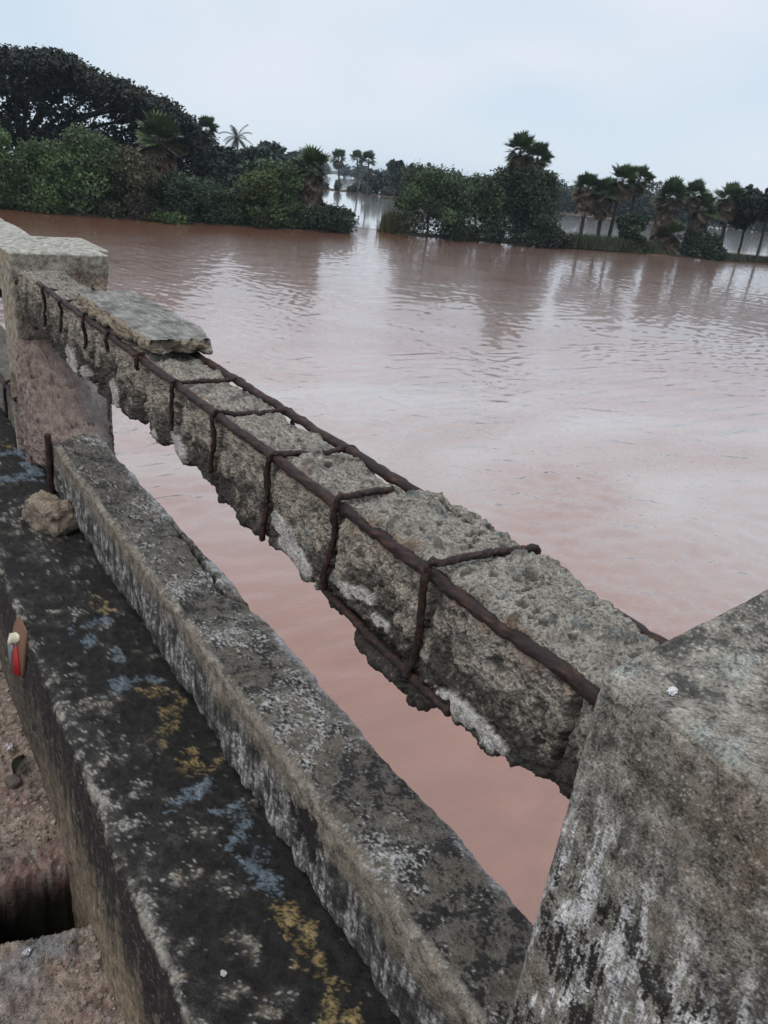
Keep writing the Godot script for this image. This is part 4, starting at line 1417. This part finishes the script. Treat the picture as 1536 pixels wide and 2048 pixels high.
func palmyra(called: String, label: String, at: Vector3, h: float, r: float, s: int, lean := Vector3.ZERO, skirt := 0.0, fronds := 22, tone := 1.0, group := "") -> Node3D:
	if fans.is_empty():
		for k in 3:
			fans.append(fan_mesh(100 + k, Color(0.056, 0.088, 0.036) * (0.85 + 0.2 * k)))
			dead_fans.append(fan_mesh(200 + k, Color(0.105, 0.082, 0.055) * (0.8 + 0.2 * k)))
	var rng := RandomNumberGenerator.new()
	rng.seed = s
	var t := thing(called, label, "palm tree", at, group)
	var head := Vector3(lean.x, h - r * 0.85, lean.z)
	var foot := 0.30 if h > 6.0 else 0.2
	part("trunk", tube(smooth_path([Vector3(0, -0.5, 0), head * 0.35 + Vector3(0, 0, 0), head * 0.75 + lean * -0.06, head], 7), foot, 9, 0.0, s, 0.6, Color(0.045, 0.04, 0.036), Color(0.10, 0.085, 0.07)), M.bark, t)
	for k in fronds:
		var a := k * 2.39996 + rng.randf_range(-0.3, 0.3)
		var e := lerpf(1.35, -0.75, pow((k + 0.5) / fronds, 0.9)) + rng.randf_range(-0.15, 0.15)
		var d := Vector3(cos(a) * cos(e), sin(e), sin(a) * cos(e))
		var side := d.cross(Vector3.UP).normalized()
		if side.length() < 0.5:
			side = Vector3.RIGHT
		var b := Basis(side, d.cross(side) * -1.0, d).orthonormalized()
		b = b * Basis(Vector3(0, 0, 1), rng.randf_range(-0.5, 0.5))
		var sc := r * rng.randf_range(0.54, 0.68)
		part("frond", fans[k % 3] if e > -0.45 else dead_fans[k % 3], M.leaf, t, Transform3D(b.scaled_local(Vector3.ONE * sc), head))
	if skirt > 0.0:
		var n := int(skirt * 24)
		for k in n:
			var a := k * 2.39996
			var e := rng.randf_range(-1.35, -0.75)
			var d := Vector3(cos(a) * cos(e), sin(e), sin(a) * cos(e))
			var side := d.cross(Vector3.UP).normalized()
			var b := Basis(side, d.cross(side) * -1.0, d).orthonormalized()
			var drop := skirt * float(k) / n
			part("dead_frond", dead_fans[k % 3], M.leaf, t, Transform3D(b.scaled_local(Vector3.ONE * r * rng.randf_range(0.48, 0.6)), head - Vector3(0, drop, 0)))
	return t


func coconut(label: String, at: Vector3, h: float, s: int) -> void:
	var rng := RandomNumberGenerator.new()
	rng.seed = s
	var t := thing("coconut_palm", label, "palm tree", at)
	var head := Vector3(-0.6, h - 1.2, 0.2)
	part("trunk", tube(smooth_path([Vector3(0, -0.3, 0), head * 0.5 + Vector3(0.3, 0, 0), head], 7), 0.18, 8, 0.0, s, 0.6, Color(0.06, 0.055, 0.05), Color(0.1, 0.09, 0.08)), M.bark, t)
	for k in 16:
		var a := k * 2.39996
		var e := lerpf(1.2, -0.5, k / 15.0)
		leaves_begin()
		var q := head
		var d := Vector3(cos(a) * cos(e), sin(e), sin(a) * cos(e))
		for j in 12:
			d = (d + Vector3(0, -0.10, 0)).normalized()
			var nx := q + d * 0.26
			var side := d.cross(Vector3.UP).normalized()
			for m in [-1, 1]:
				lv.append(q)
				lv.append(nx)
				lv.append(q + d * 0.3 + side * m * 0.75 * sin(PI * (j + 1.5) / 14.0) + Vector3(0, -0.25, 0))
				for c in 3:
					lc.append(Color(0.035, 0.05, 0.026) * rng.randf_range(0.7, 1.3))
			q = nx
		part("frond", leaves_end(), M.leaf, t)


func rain_tree() -> void:
	# The great dome on the left bank: a broad umbrella with sky showing under it.
	var rng := RandomNumberGenerator.new()
	rng.seed = 901
	var t := thing("rain_tree", "huge dark umbrella-shaped tree towering over the bushes at the left", "tree", Vector3(21.0, LAND_Y, -110.0))
	t.rotation.y = -0.189
	var tone := Color(0.017, 0.022, 0.013)
	var roof := PackedFloat32Array([22.4, 3.0, 21.8, 6.6, 20.6, 9.0, 17.7, 11.3, 14.7, 12.9, 12.3, 13.5, 8.9, 14.4, 4.0, 15.9, 1.0, 15.9, -2.0, 15.5, -6.0, 14.8, -11.0, 12.8, -15.0, 9.6, -17.0, 6.0])
	var ends := []
	leaves_begin()
	for k in 170:
		var x := lerpf(-16.5, 21.6, (k + rng.randf()) / 170.0)
		var deep := 9.0 * sqrt(maxf(0.04, 1.0 - pow((x - 3.0) / 20.0, 2.0)))
		var z := rng.randf_range(-1, 1) * deep
		var br := rng.randf_range(0.9, 1.5)
		var c := Vector3(x, table(roof, x) - br * 0.7 - pow(z / 9.0, 2.0) * 1.3 - rng.randf() * 1.2, z)
		if k % 8 == 3 and x < 17.0:
			ends.append(c)
		puff(rng, c, Vector3(br * 1.7, br * 0.8, br * 1.7), 190, 0.40, tone * rng.randf_range(0.6, 1.5), 0.4)
	# ragged lower storeys, leaving windows of sky under the roof
	for k in 190:
		var x := rng.randf_range(-16.0, 17.0)
		var hi := table(roof, x) - 4.0
		var y := hi * pow(rng.randf(), 0.7)
		var br := rng.randf_range(0.9, 1.7)
		puff(rng, Vector3(x, y, rng.randf_range(-6, 6)), Vector3(br * 1.3, br * 0.8, br * 1.3), 130, 0.40, tone * rng.randf_range(0.6, 1.3), 0.3)
	for k in 90:
		# tatters between roof and lower storey
		var x := rng.randf_range(-14.0, 16.0)
		var br := rng.randf_range(0.5, 0.9)
		puff(rng, Vector3(x, table(roof, x) - rng.randf_range(2.4, 4.6), rng.randf_range(-6, 6)), Vector3(br * 1.4, br, br * 1.4), 90, 0.36, tone * rng.randf_range(0.6, 1.3), 0.3)
	# the right-hand flank hangs to the ground
	for k in 80:
		var x := rng.randf_range(14.5, 21.4)
		var br := rng.randf_range(1.1, 1.9)
		puff(rng, Vector3(x, rng.randf_range(0.4, maxf(1.0, table(roof, x) - 1.5)), rng.randf_range(-5.0, 6.0)), Vector3(br, br, br), 160, 0.40, tone * rng.randf_range(0.6, 1.2), 0.4)
	part("crown", leaves_end(), M.leaf, t)
	var fork := Vector3(-0.5, 5.2, 0.5)
	part("trunk", tube(smooth_path([Vector3(-0.8, -0.3, 0.5), Vector3(-0.7, 2.4, 0.5), fork], 8), 0.9, 12, 0.0, 5, 0.75, Color(0.03, 0.026, 0.022), Color(0.06, 0.05, 0.042)), M.bark, t)
	for k in ends.size():
		part("limb", limb(fork, ends[k], 0.30, 60 + k, Color(0.022, 0.019, 0.016)), M.bark, t)


func treeline(called: String, label: String, a: Vector3, b: Vector3, h: float, deep: float, count: int, n: int, s: int, tone: Color, size := 1.1) -> void:
	# A far wood that reads as one mass.
	var rng := RandomNumberGenerator.new()
	rng.seed = s
	leaves_begin()
	var w := noise(3.0, 2, s)
	for k in count:
		var f := (k + rng.randf()) / count
		var p := a.lerp(b, f) + Vector3(rng.randf_range(-1, 1), 0, rng.randf_range(-1, 1)) * deep
		var hh := h * (0.72 + 0.35 * w.get_noise_1d(f * 4.0) + rng.randf_range(-0.16, 0.2))
		var wd := h * rng.randf_range(0.28, 0.5)
		puff(rng, p + Vector3(0, hh * 0.62, 0), Vector3(wd, hh * 0.40, wd), n, size, tone * rng.randf_range(0.7, 1.3))
		puff(rng, p + Vector3(0, hh * 0.26, 0), Vector3(wd * 1.1, hh * 0.28, wd * 1.1), n * 2 / 3, size, tone * rng.randf_range(0.6, 1.1))
	tag(part(called, leaves_end(), M.leaf, self), label, "trees", "", "stuff")


func reeds(called: String, label: String, a: Vector3, b: Vector3, deep: float, h: float, n: int, s: int, tone: Color) -> void:
	var rng := RandomNumberGenerator.new()
	rng.seed = s
	leaves_begin()
	for k in n:
		var p := a.lerp(b, rng.randf()) + Vector3(rng.randf_range(-1, 1), 0, rng.randf_range(-1, 1)) * deep
		var hh := h * rng.randf_range(0.5, 1.15)
		var tip := p + Vector3(rng.randfn() * 0.22, hh, rng.randfn() * 0.22)
		var wd := Vector3(rng.randf_range(-1, 1), 0, rng.randf_range(-1, 1)).normalized() * 0.07
		var col := tone * rng.randf_range(0.6, 1.4)
		for v in [p - wd, tip, p + wd]:
			lv.append(v)
			lc.append(col)
	tag(part(called, leaves_end(), M.leaf, self), label, "grass", "", "stuff")


func far_bank() -> void:
	var y := LAND_Y
	rain_tree()
	var g1 := Color(0.078, 0.130, 0.044)
	var g2 := Color(0.066, 0.108, 0.040)
	var olive := Color(0.085, 0.085, 0.045)
	var dark := Color(0.026, 0.044, 0.022)
	var bk := {"category": "bush", "group": "bushes along the left bank", "blobs": 38, "size": 0.25, "foot": 0.05}
	broadleaf("bank_bush", "tall bright green bush at the left edge of the photo", Vector3(12.6, y, -86.4), 7.0, 7.6, 11, g1, 6500, bk)
	broadleaf("bank_bush", "leafy green bush second from the left on the bank", Vector3(17.6, y, -83.6), 6.4, 6.4, 12, g1, 5500, bk)
	broadleaf("bank_bush", "tallest bush of the left bank, peaked, below the dome tree", Vector3(21.3, y, -82.6), 7.8, 6.6, 13, g2, 6000, bk)
	broadleaf("bank_bush", "olive brownish bush to the left of the shaggy palm", Vector3(24.6, y, -81.6), 6.3, 6.4, 14, olive, 5500, bk)
	broadleaf("bank_bush", "low dark green bush to the right of the shaggy left palm", Vector3(30.6, y, -81.0), 4.3, 7.0, 15, dark * 1.25, 5500, bk)
	broadleaf("bank_bush", "low pale shrub on the bank between dark bush and lime bush", Vector3(34.2, y, -80.6), 3.2, 4.6, 16, g2 * 0.9, 3200, bk)
	broadleaf("bank_bush", "lime-topped green bush in the middle of the left bank", Vector3(37.6, y, -79.6), 5.4, 5.8, 17, Color(0.058, 0.082, 0.026), 5000, bk)
	broadleaf("bank_bush", "taller green bush just left of the brown-skirted palm", Vector3(40.4, y, -80.0), 6.7, 5.0, 18, g2, 4800, bk)
	broadleaf("bank_bush", "low dark bush at the right tip of the left bank", Vector3(46.2, y, -79.0), 2.5, 5.4, 19, dark * 1.2, 3600, bk)
	broadleaf("bank_bush", "small dark bush at the foot of the brown-skirted palm", Vector3(43.3, y, -78.5), 2.4, 4.4, 20, dark * 1.5, 3000, bk)
	broadleaf("creeping_plant", "bright green creeper trailing on the water under the dark bush", Vector3(27.4, WATER_Y, -78.6), 0.8, 3.6, 21, Color(0.06, 0.10, 0.03), 900, {"category": "plant", "size": 0.3, "foot": 0.02, "blobs": 8})
	palmyra("palmyra_palm", "shaggy grey green palm standing against the dark dome tree", Vector3(28.6, y, -83.4), 9.3, 2.5, 31, Vector3(-0.3, 0, 0), 3.0, 30, 1.0, "palms of the left bank")
	palmyra("palmyra_palm", "squat palm wrapped in a brown skirt of dead fronds by the channel", Vector3(43.6, y, -79.2), 7.9, 2.2, 32, Vector3(-0.2, 0, 0), 4.6, 26, 1.0, "palms of the left bank")
	palmyra("palmyra_palm", "small palm poking up at the right rim of the dome tree", Vector3(48.6, y, -120.0), 11.2, 1.9, 33, Vector3(-0.8, 0, 0), 0.0, 22, 1.0, "palms of the left bank")
	coconut("feathery coconut palm rising behind the left bank trees", Vector3(60.6, y, -137.0), 10.6, 41)
	var mid := {"group": "trees behind the left bank", "blobs": 16, "size": 0.6, "foot": 0.1}
	var bluish := Color(0.034, 0.054, 0.036)
	broadleaf("bank_tree", "dark tree beside the small palm behind the left bank", Vector3(51.0, y, -119.0), 8.2, 6.0, 51, bluish, 3600, mid)
	broadleaf("bank_tree", "rounded tree right of the coconut palm", Vector3(57.6, y, -125.0), 8.6, 8.0, 52, bluish, 4200, mid)
	broadleaf("bank_tree", "broad tree above the lime-topped bush", Vector3(62.0, y, -127.5), 9.3, 8.0, 53, bluish * 1.1, 4200, mid)
	broadleaf("bank_tree", "tree behind the brown-skirted palm", Vector3(70.0, y, -132.0), 8.8, 7.6, 54, bluish, 3800, mid)
	broadleaf("bank_tree", "low tree between dome tree and coconut palm", Vector3(51.5, y, -104.0), 5.8, 7.0, 55, bluish * 0.9, 3600, mid)
	broadleaf("bank_tree", "low dark tree behind the lime-topped bush", Vector3(46.0, y, -96.0), 6.2, 8.0, 56, dark * 1.2, 4200, mid)
	broadleaf("bank_tree", "pointed tree on the skyline right of the coconut palm", Vector3(66.0, y, -139.0), 10.6, 3.2, 57, bluish, 2200, mid)

	# the middle bank
	var isl := {"group": "trees on the middle bank", "blobs": 42, "size": 0.26, "foot": 0.17, "skirt": 0.3}
	broadleaf("flooded_tree", "wide spreading tree at the left end of the middle bank", Vector3(58.4, y - 0.1, -77.8), 7.6, 9.6, 61, Color(0.050, 0.082, 0.034), 11000, isl)
	broadleaf("flooded_tree", "dense tree between the wide tree and the twin palms", Vector3(65.6, y, -77.8), 7.4, 7.8, 62, Color(0.044, 0.070, 0.031), 7000, isl)
	broadleaf("flooded_tree", "dark layered tree growing round the twin palms", Vector3(70.6, y, -74.8), 8.8, 9.4, 63, Color(0.028, 0.047, 0.023), 12000, isl)
	broadleaf("bank_shrub", "tiny dark shrub in the water right of the wide tree", Vector3(66.4, WATER_Y, -79.4), 1.3, 2.6, 64, dark, 900, {"category": "bush", "blobs": 7, "size": 0.3, "foot": 0.03})
	palmyra("palmyra_palm", "tallest palm of the middle bank, left of the twin pair", Vector3(70.8, y, -75.6), 12.0, 2.1, 34, Vector3(-1.6, 0, 0), 1.2, 26, 1.0, "palms of the middle bank")
	palmyra("palmyra_palm", "right-hand palm of the twin pair with hanging dead fronds", Vector3(73.9, y, -76.4), 11.4, 1.9, 35, Vector3(-1.0, 0, 0), 2.0, 24, 1.0, "palms of the middle bank")
	palmyra("palmyra_palm", "leftmost of the four slender palms on the middle bank", Vector3(84.5, y, -77.8), 8.8, 2.1, 36, Vector3(-0.3, 0, 0), 1.6, 26, 1.0, "palms of the middle bank")
	palmyra("palmyra_palm", "second of the four slender palms, its crown the lowest", Vector3(86.6, y, -76.6), 8.4, 2.0, 37, Vector3(-0.4, 0, 0), 1.8, 26, 1.0, "palms of the middle bank")
	palmyra("palmyra_palm", "third of the four slender palms with round high crown", Vector3(88.0, y, -76.0), 10.2, 2.1, 38, Vector3(0.6, 0, 0), 1.0, 26, 1.0, "palms of the middle bank")
	palmyra("palmyra_palm", "rightmost of the four slender palms, open crown leaning right", Vector3(91.0, y, -76.0), 10.4, 1.9, 39, Vector3(0.8, 0, 0), 0.6, 22, 1.0, "palms of the middle bank")
	palmyra("palmyra_palm", "broad palm with thick dead skirt right of the four slender palms", Vector3(93.2, y, -71.6), 9.0, 2.4, 40, Vector3(0.2, 0, 0), 4.4, 28, 1.0, "palms of the middle bank")
	palmyra("young_palm", "short young palm at the water beside the dark right shrub", Vector3(92.6, y, -69.3), 4.2, 2.0, 42, Vector3(0, 0, 0), 1.4, 20, 1.0, "palms of the middle bank")
	palmyra("palmyra_palm", "slender palm just right of the broad skirted palm", Vector3(97.6, y, -70.6), 9.3, 1.9, 43, Vector3(-0.5, 0, 0), 0.8, 22, 1.0, "palms of the middle bank")
	palmyra("palmyra_palm", "lower grey palm with hanging fronds near the right edge", Vector3(99.2, y, -70.0), 7.6, 2.0, 44, Vector3(-0.3, 0, 0), 2.2, 24, 1.0, "palms of the middle bank")
	palmyra("palmyra_palm", "open-crowned palm next to the dark trees at the right edge", Vector3(103.6, y, -69.0), 9.4, 2.2, 45, Vector3(-0.9, 0, 0), 1.0, 24, 1.0, "palms of the middle bank")
	broadleaf("bank_shrub", "upright leafy bush between slender palms and skirted palm", Vector3(87.4, y, -71.6), 5.0, 4.6, 65, Color(0.032, 0.05, 0.022), 3600, {"category": "bush", "blobs": 14, "size": 0.4, "foot": 0.04})
	broadleaf("bank_shrub", "dark rounded shrub on the right half of the middle bank", Vector3(97.8, y, -67.8), 3.2, 6.0, 66, dark, 3600, {"category": "bush", "blobs": 14, "size": 0.4, "foot": 0.04})
	broadleaf("bank_shrub", "brown green scrub at the foot of the twin palms", Vector3(75.0, y, -73.6), 2.6, 5.0, 67, Color(0.045, 0.045, 0.024), 2600, {"category": "bush", "blobs": 10, "size": 0.4, "foot": 0.04})
	var edge := {"group": "trees at the right edge", "blobs": 16, "size": 0.5, "foot": 0.42}
	broadleaf("flooded_tree", "tall bare-trunked dark tree at the right edge of the photo", Vector3(105.6, y - 0.1, -64.6), 10.4, 7.6, 68, Color(0.020, 0.029, 0.018), 5600, edge)
	broadleaf("flooded_tree", "bare-trunked dark tree behind the open-crowned palm", Vector3(108.6, y, -69.4), 9.4, 8.0, 69, Color(0.024, 0.033, 0.02), 5200, edge)
	broadleaf("flooded_tree", "bare-trunked tree partly cut off by the photo's right border", Vector3(111.5, y, -63.0), 10.0, 7.6, 70, Color(0.022, 0.030, 0.018), 5000, edge)
	reeds("reed_bed", "low green reeds along the middle bank below the slender palms", Vector3(77.0, y, -73.6), Vector3(90.0, y, -70.4), 1.3, 1.7, 5200, 71, Color(0.048, 0.062, 0.028))
	reeds("reed_bed", "yellow green tuft of grass in the mouth of the channel", Vector3(54.6, WATER_Y, -81.0), Vector3(56.4, WATER_Y, -80.2), 0.8, 2.5, 900, 72, Color(0.075, 0.075, 0.03))
	reeds("reed_bed", "grass fringe under the trees of the right edge", Vector3(100.0, y, -66.0), Vector3(116.0, y, -63.0), 1.2, 0.9, 2400, 73, Color(0.045, 0.05, 0.028))
	reeds("reed_bed", "grass fringe along the foot of the left bank", Vector3(6.0, y, -86.0), Vector3(46.0, y, -78.4), 1.0, 1.0, 5200, 74, Color(0.04, 0.05, 0.024))

	# far beyond the channel and over the flooded fields
	var far := Color(0.030, 0.043, 0.028)
	palmyra("palmyra_palm", "left far palm over the green strip beyond the channel", Vector3(122.0, y, -206.0), 10.8, 2.6, 81, Vector3(-1.0, 0, 0), 0.5, 22, 1.0, "far palms beyond the channel")
	palmyra("palmyra_palm", "middle far palm on bare trunk beyond the channel", Vector3(126.8, y, -203.5), 11.0, 2.3, 82, Vector3(-1.2, 0, 0), 0.0, 22, 1.0, "far palms beyond the channel")
	palmyra("palmyra_palm", "right far palm on bare trunk beyond the channel", Vector3(129.0, y, -202.4), 11.2, 2.4, 83, Vector3(-0.2, 0, 0), 0.0, 22, 1.0, "far palms beyond the channel")
	broadleaf("far_tree", "far tree at the left end of the green strip", Vector3(114.0, y, -208.0), 9.0, 8.0, 84, far, 1800, {"group": "far trees on the green strip", "size": 0.9, "foot": 0.1})
	broadleaf("far_tree", "taller far tree above the wide spreading tree", Vector3(129.5, y, -189.5), 10.0, 6.4, 85, far, 1800, {"group": "far trees on the green strip", "size": 0.9, "foot": 0.25})
	broadleaf("far_tree", "shorter far tree right of the taller one above the wide tree", Vector3(134.0, y, -187.0), 9.4, 5.0, 86, far, 1500, {"group": "far trees on the green strip", "size": 0.9, "foot": 0.25})
	treeline("strip_scrub", "low green scrub on the strip of field beyond the channel", Vector3(92, y, -235), Vector3(152, y, -206), 3.0, 3.0, 30, 120, 87, Color(0.045, 0.062, 0.035), 0.8)
	treeline("distant_trees", "hazy line of trees over the flooded field behind the middle bank", Vector3(140, y, -222), Vector3(205, y, -206), 10.0, 5.0, 22, 240, 88, far)
	treeline("distant_trees", "hazy bluish wood behind the slender palms at the right", Vector3(205, y, -213), Vector3(262, y, -190), 12.5, 6.0, 26, 260, 89, far)
	treeline("distant_trees", "hazy bluish wood behind the right-edge palms", Vector3(258, y, -190), Vector3(340, y, -150), 11.0, 6.0, 26, 260, 90, far)
	treeline("distant_trees", "faint tree belt on the horizon beyond the gap", Vector3(150, y, -560), Vector3(620, y, -520), 12.0, 14.0, 60, 140, 91, far, 2.2)
	treeline("distant_trees", "faint tree belt on the horizon far to the right", Vector3(560, y, -560), Vector3(900, y, -150), 13.0, 14.0, 60, 140, 92, far, 2.2)
	var o := part("mud_mound", lump_mesh(Vector3(1.8, 0.4, 0.7), 17, Color(0.2, 0.13, 0.09), Color(0.1, 0.07, 0.05), 14, 24), M.bark, self, Transform3D(Basis(Vector3.UP, 0.6), Vector3(165.0, WATER_Y + 0.15, -152.0)))  # a low brown mudbank standing out of the floodwater
	tag(o, "small brown mound in the flooded field behind the slender palms", "mound")
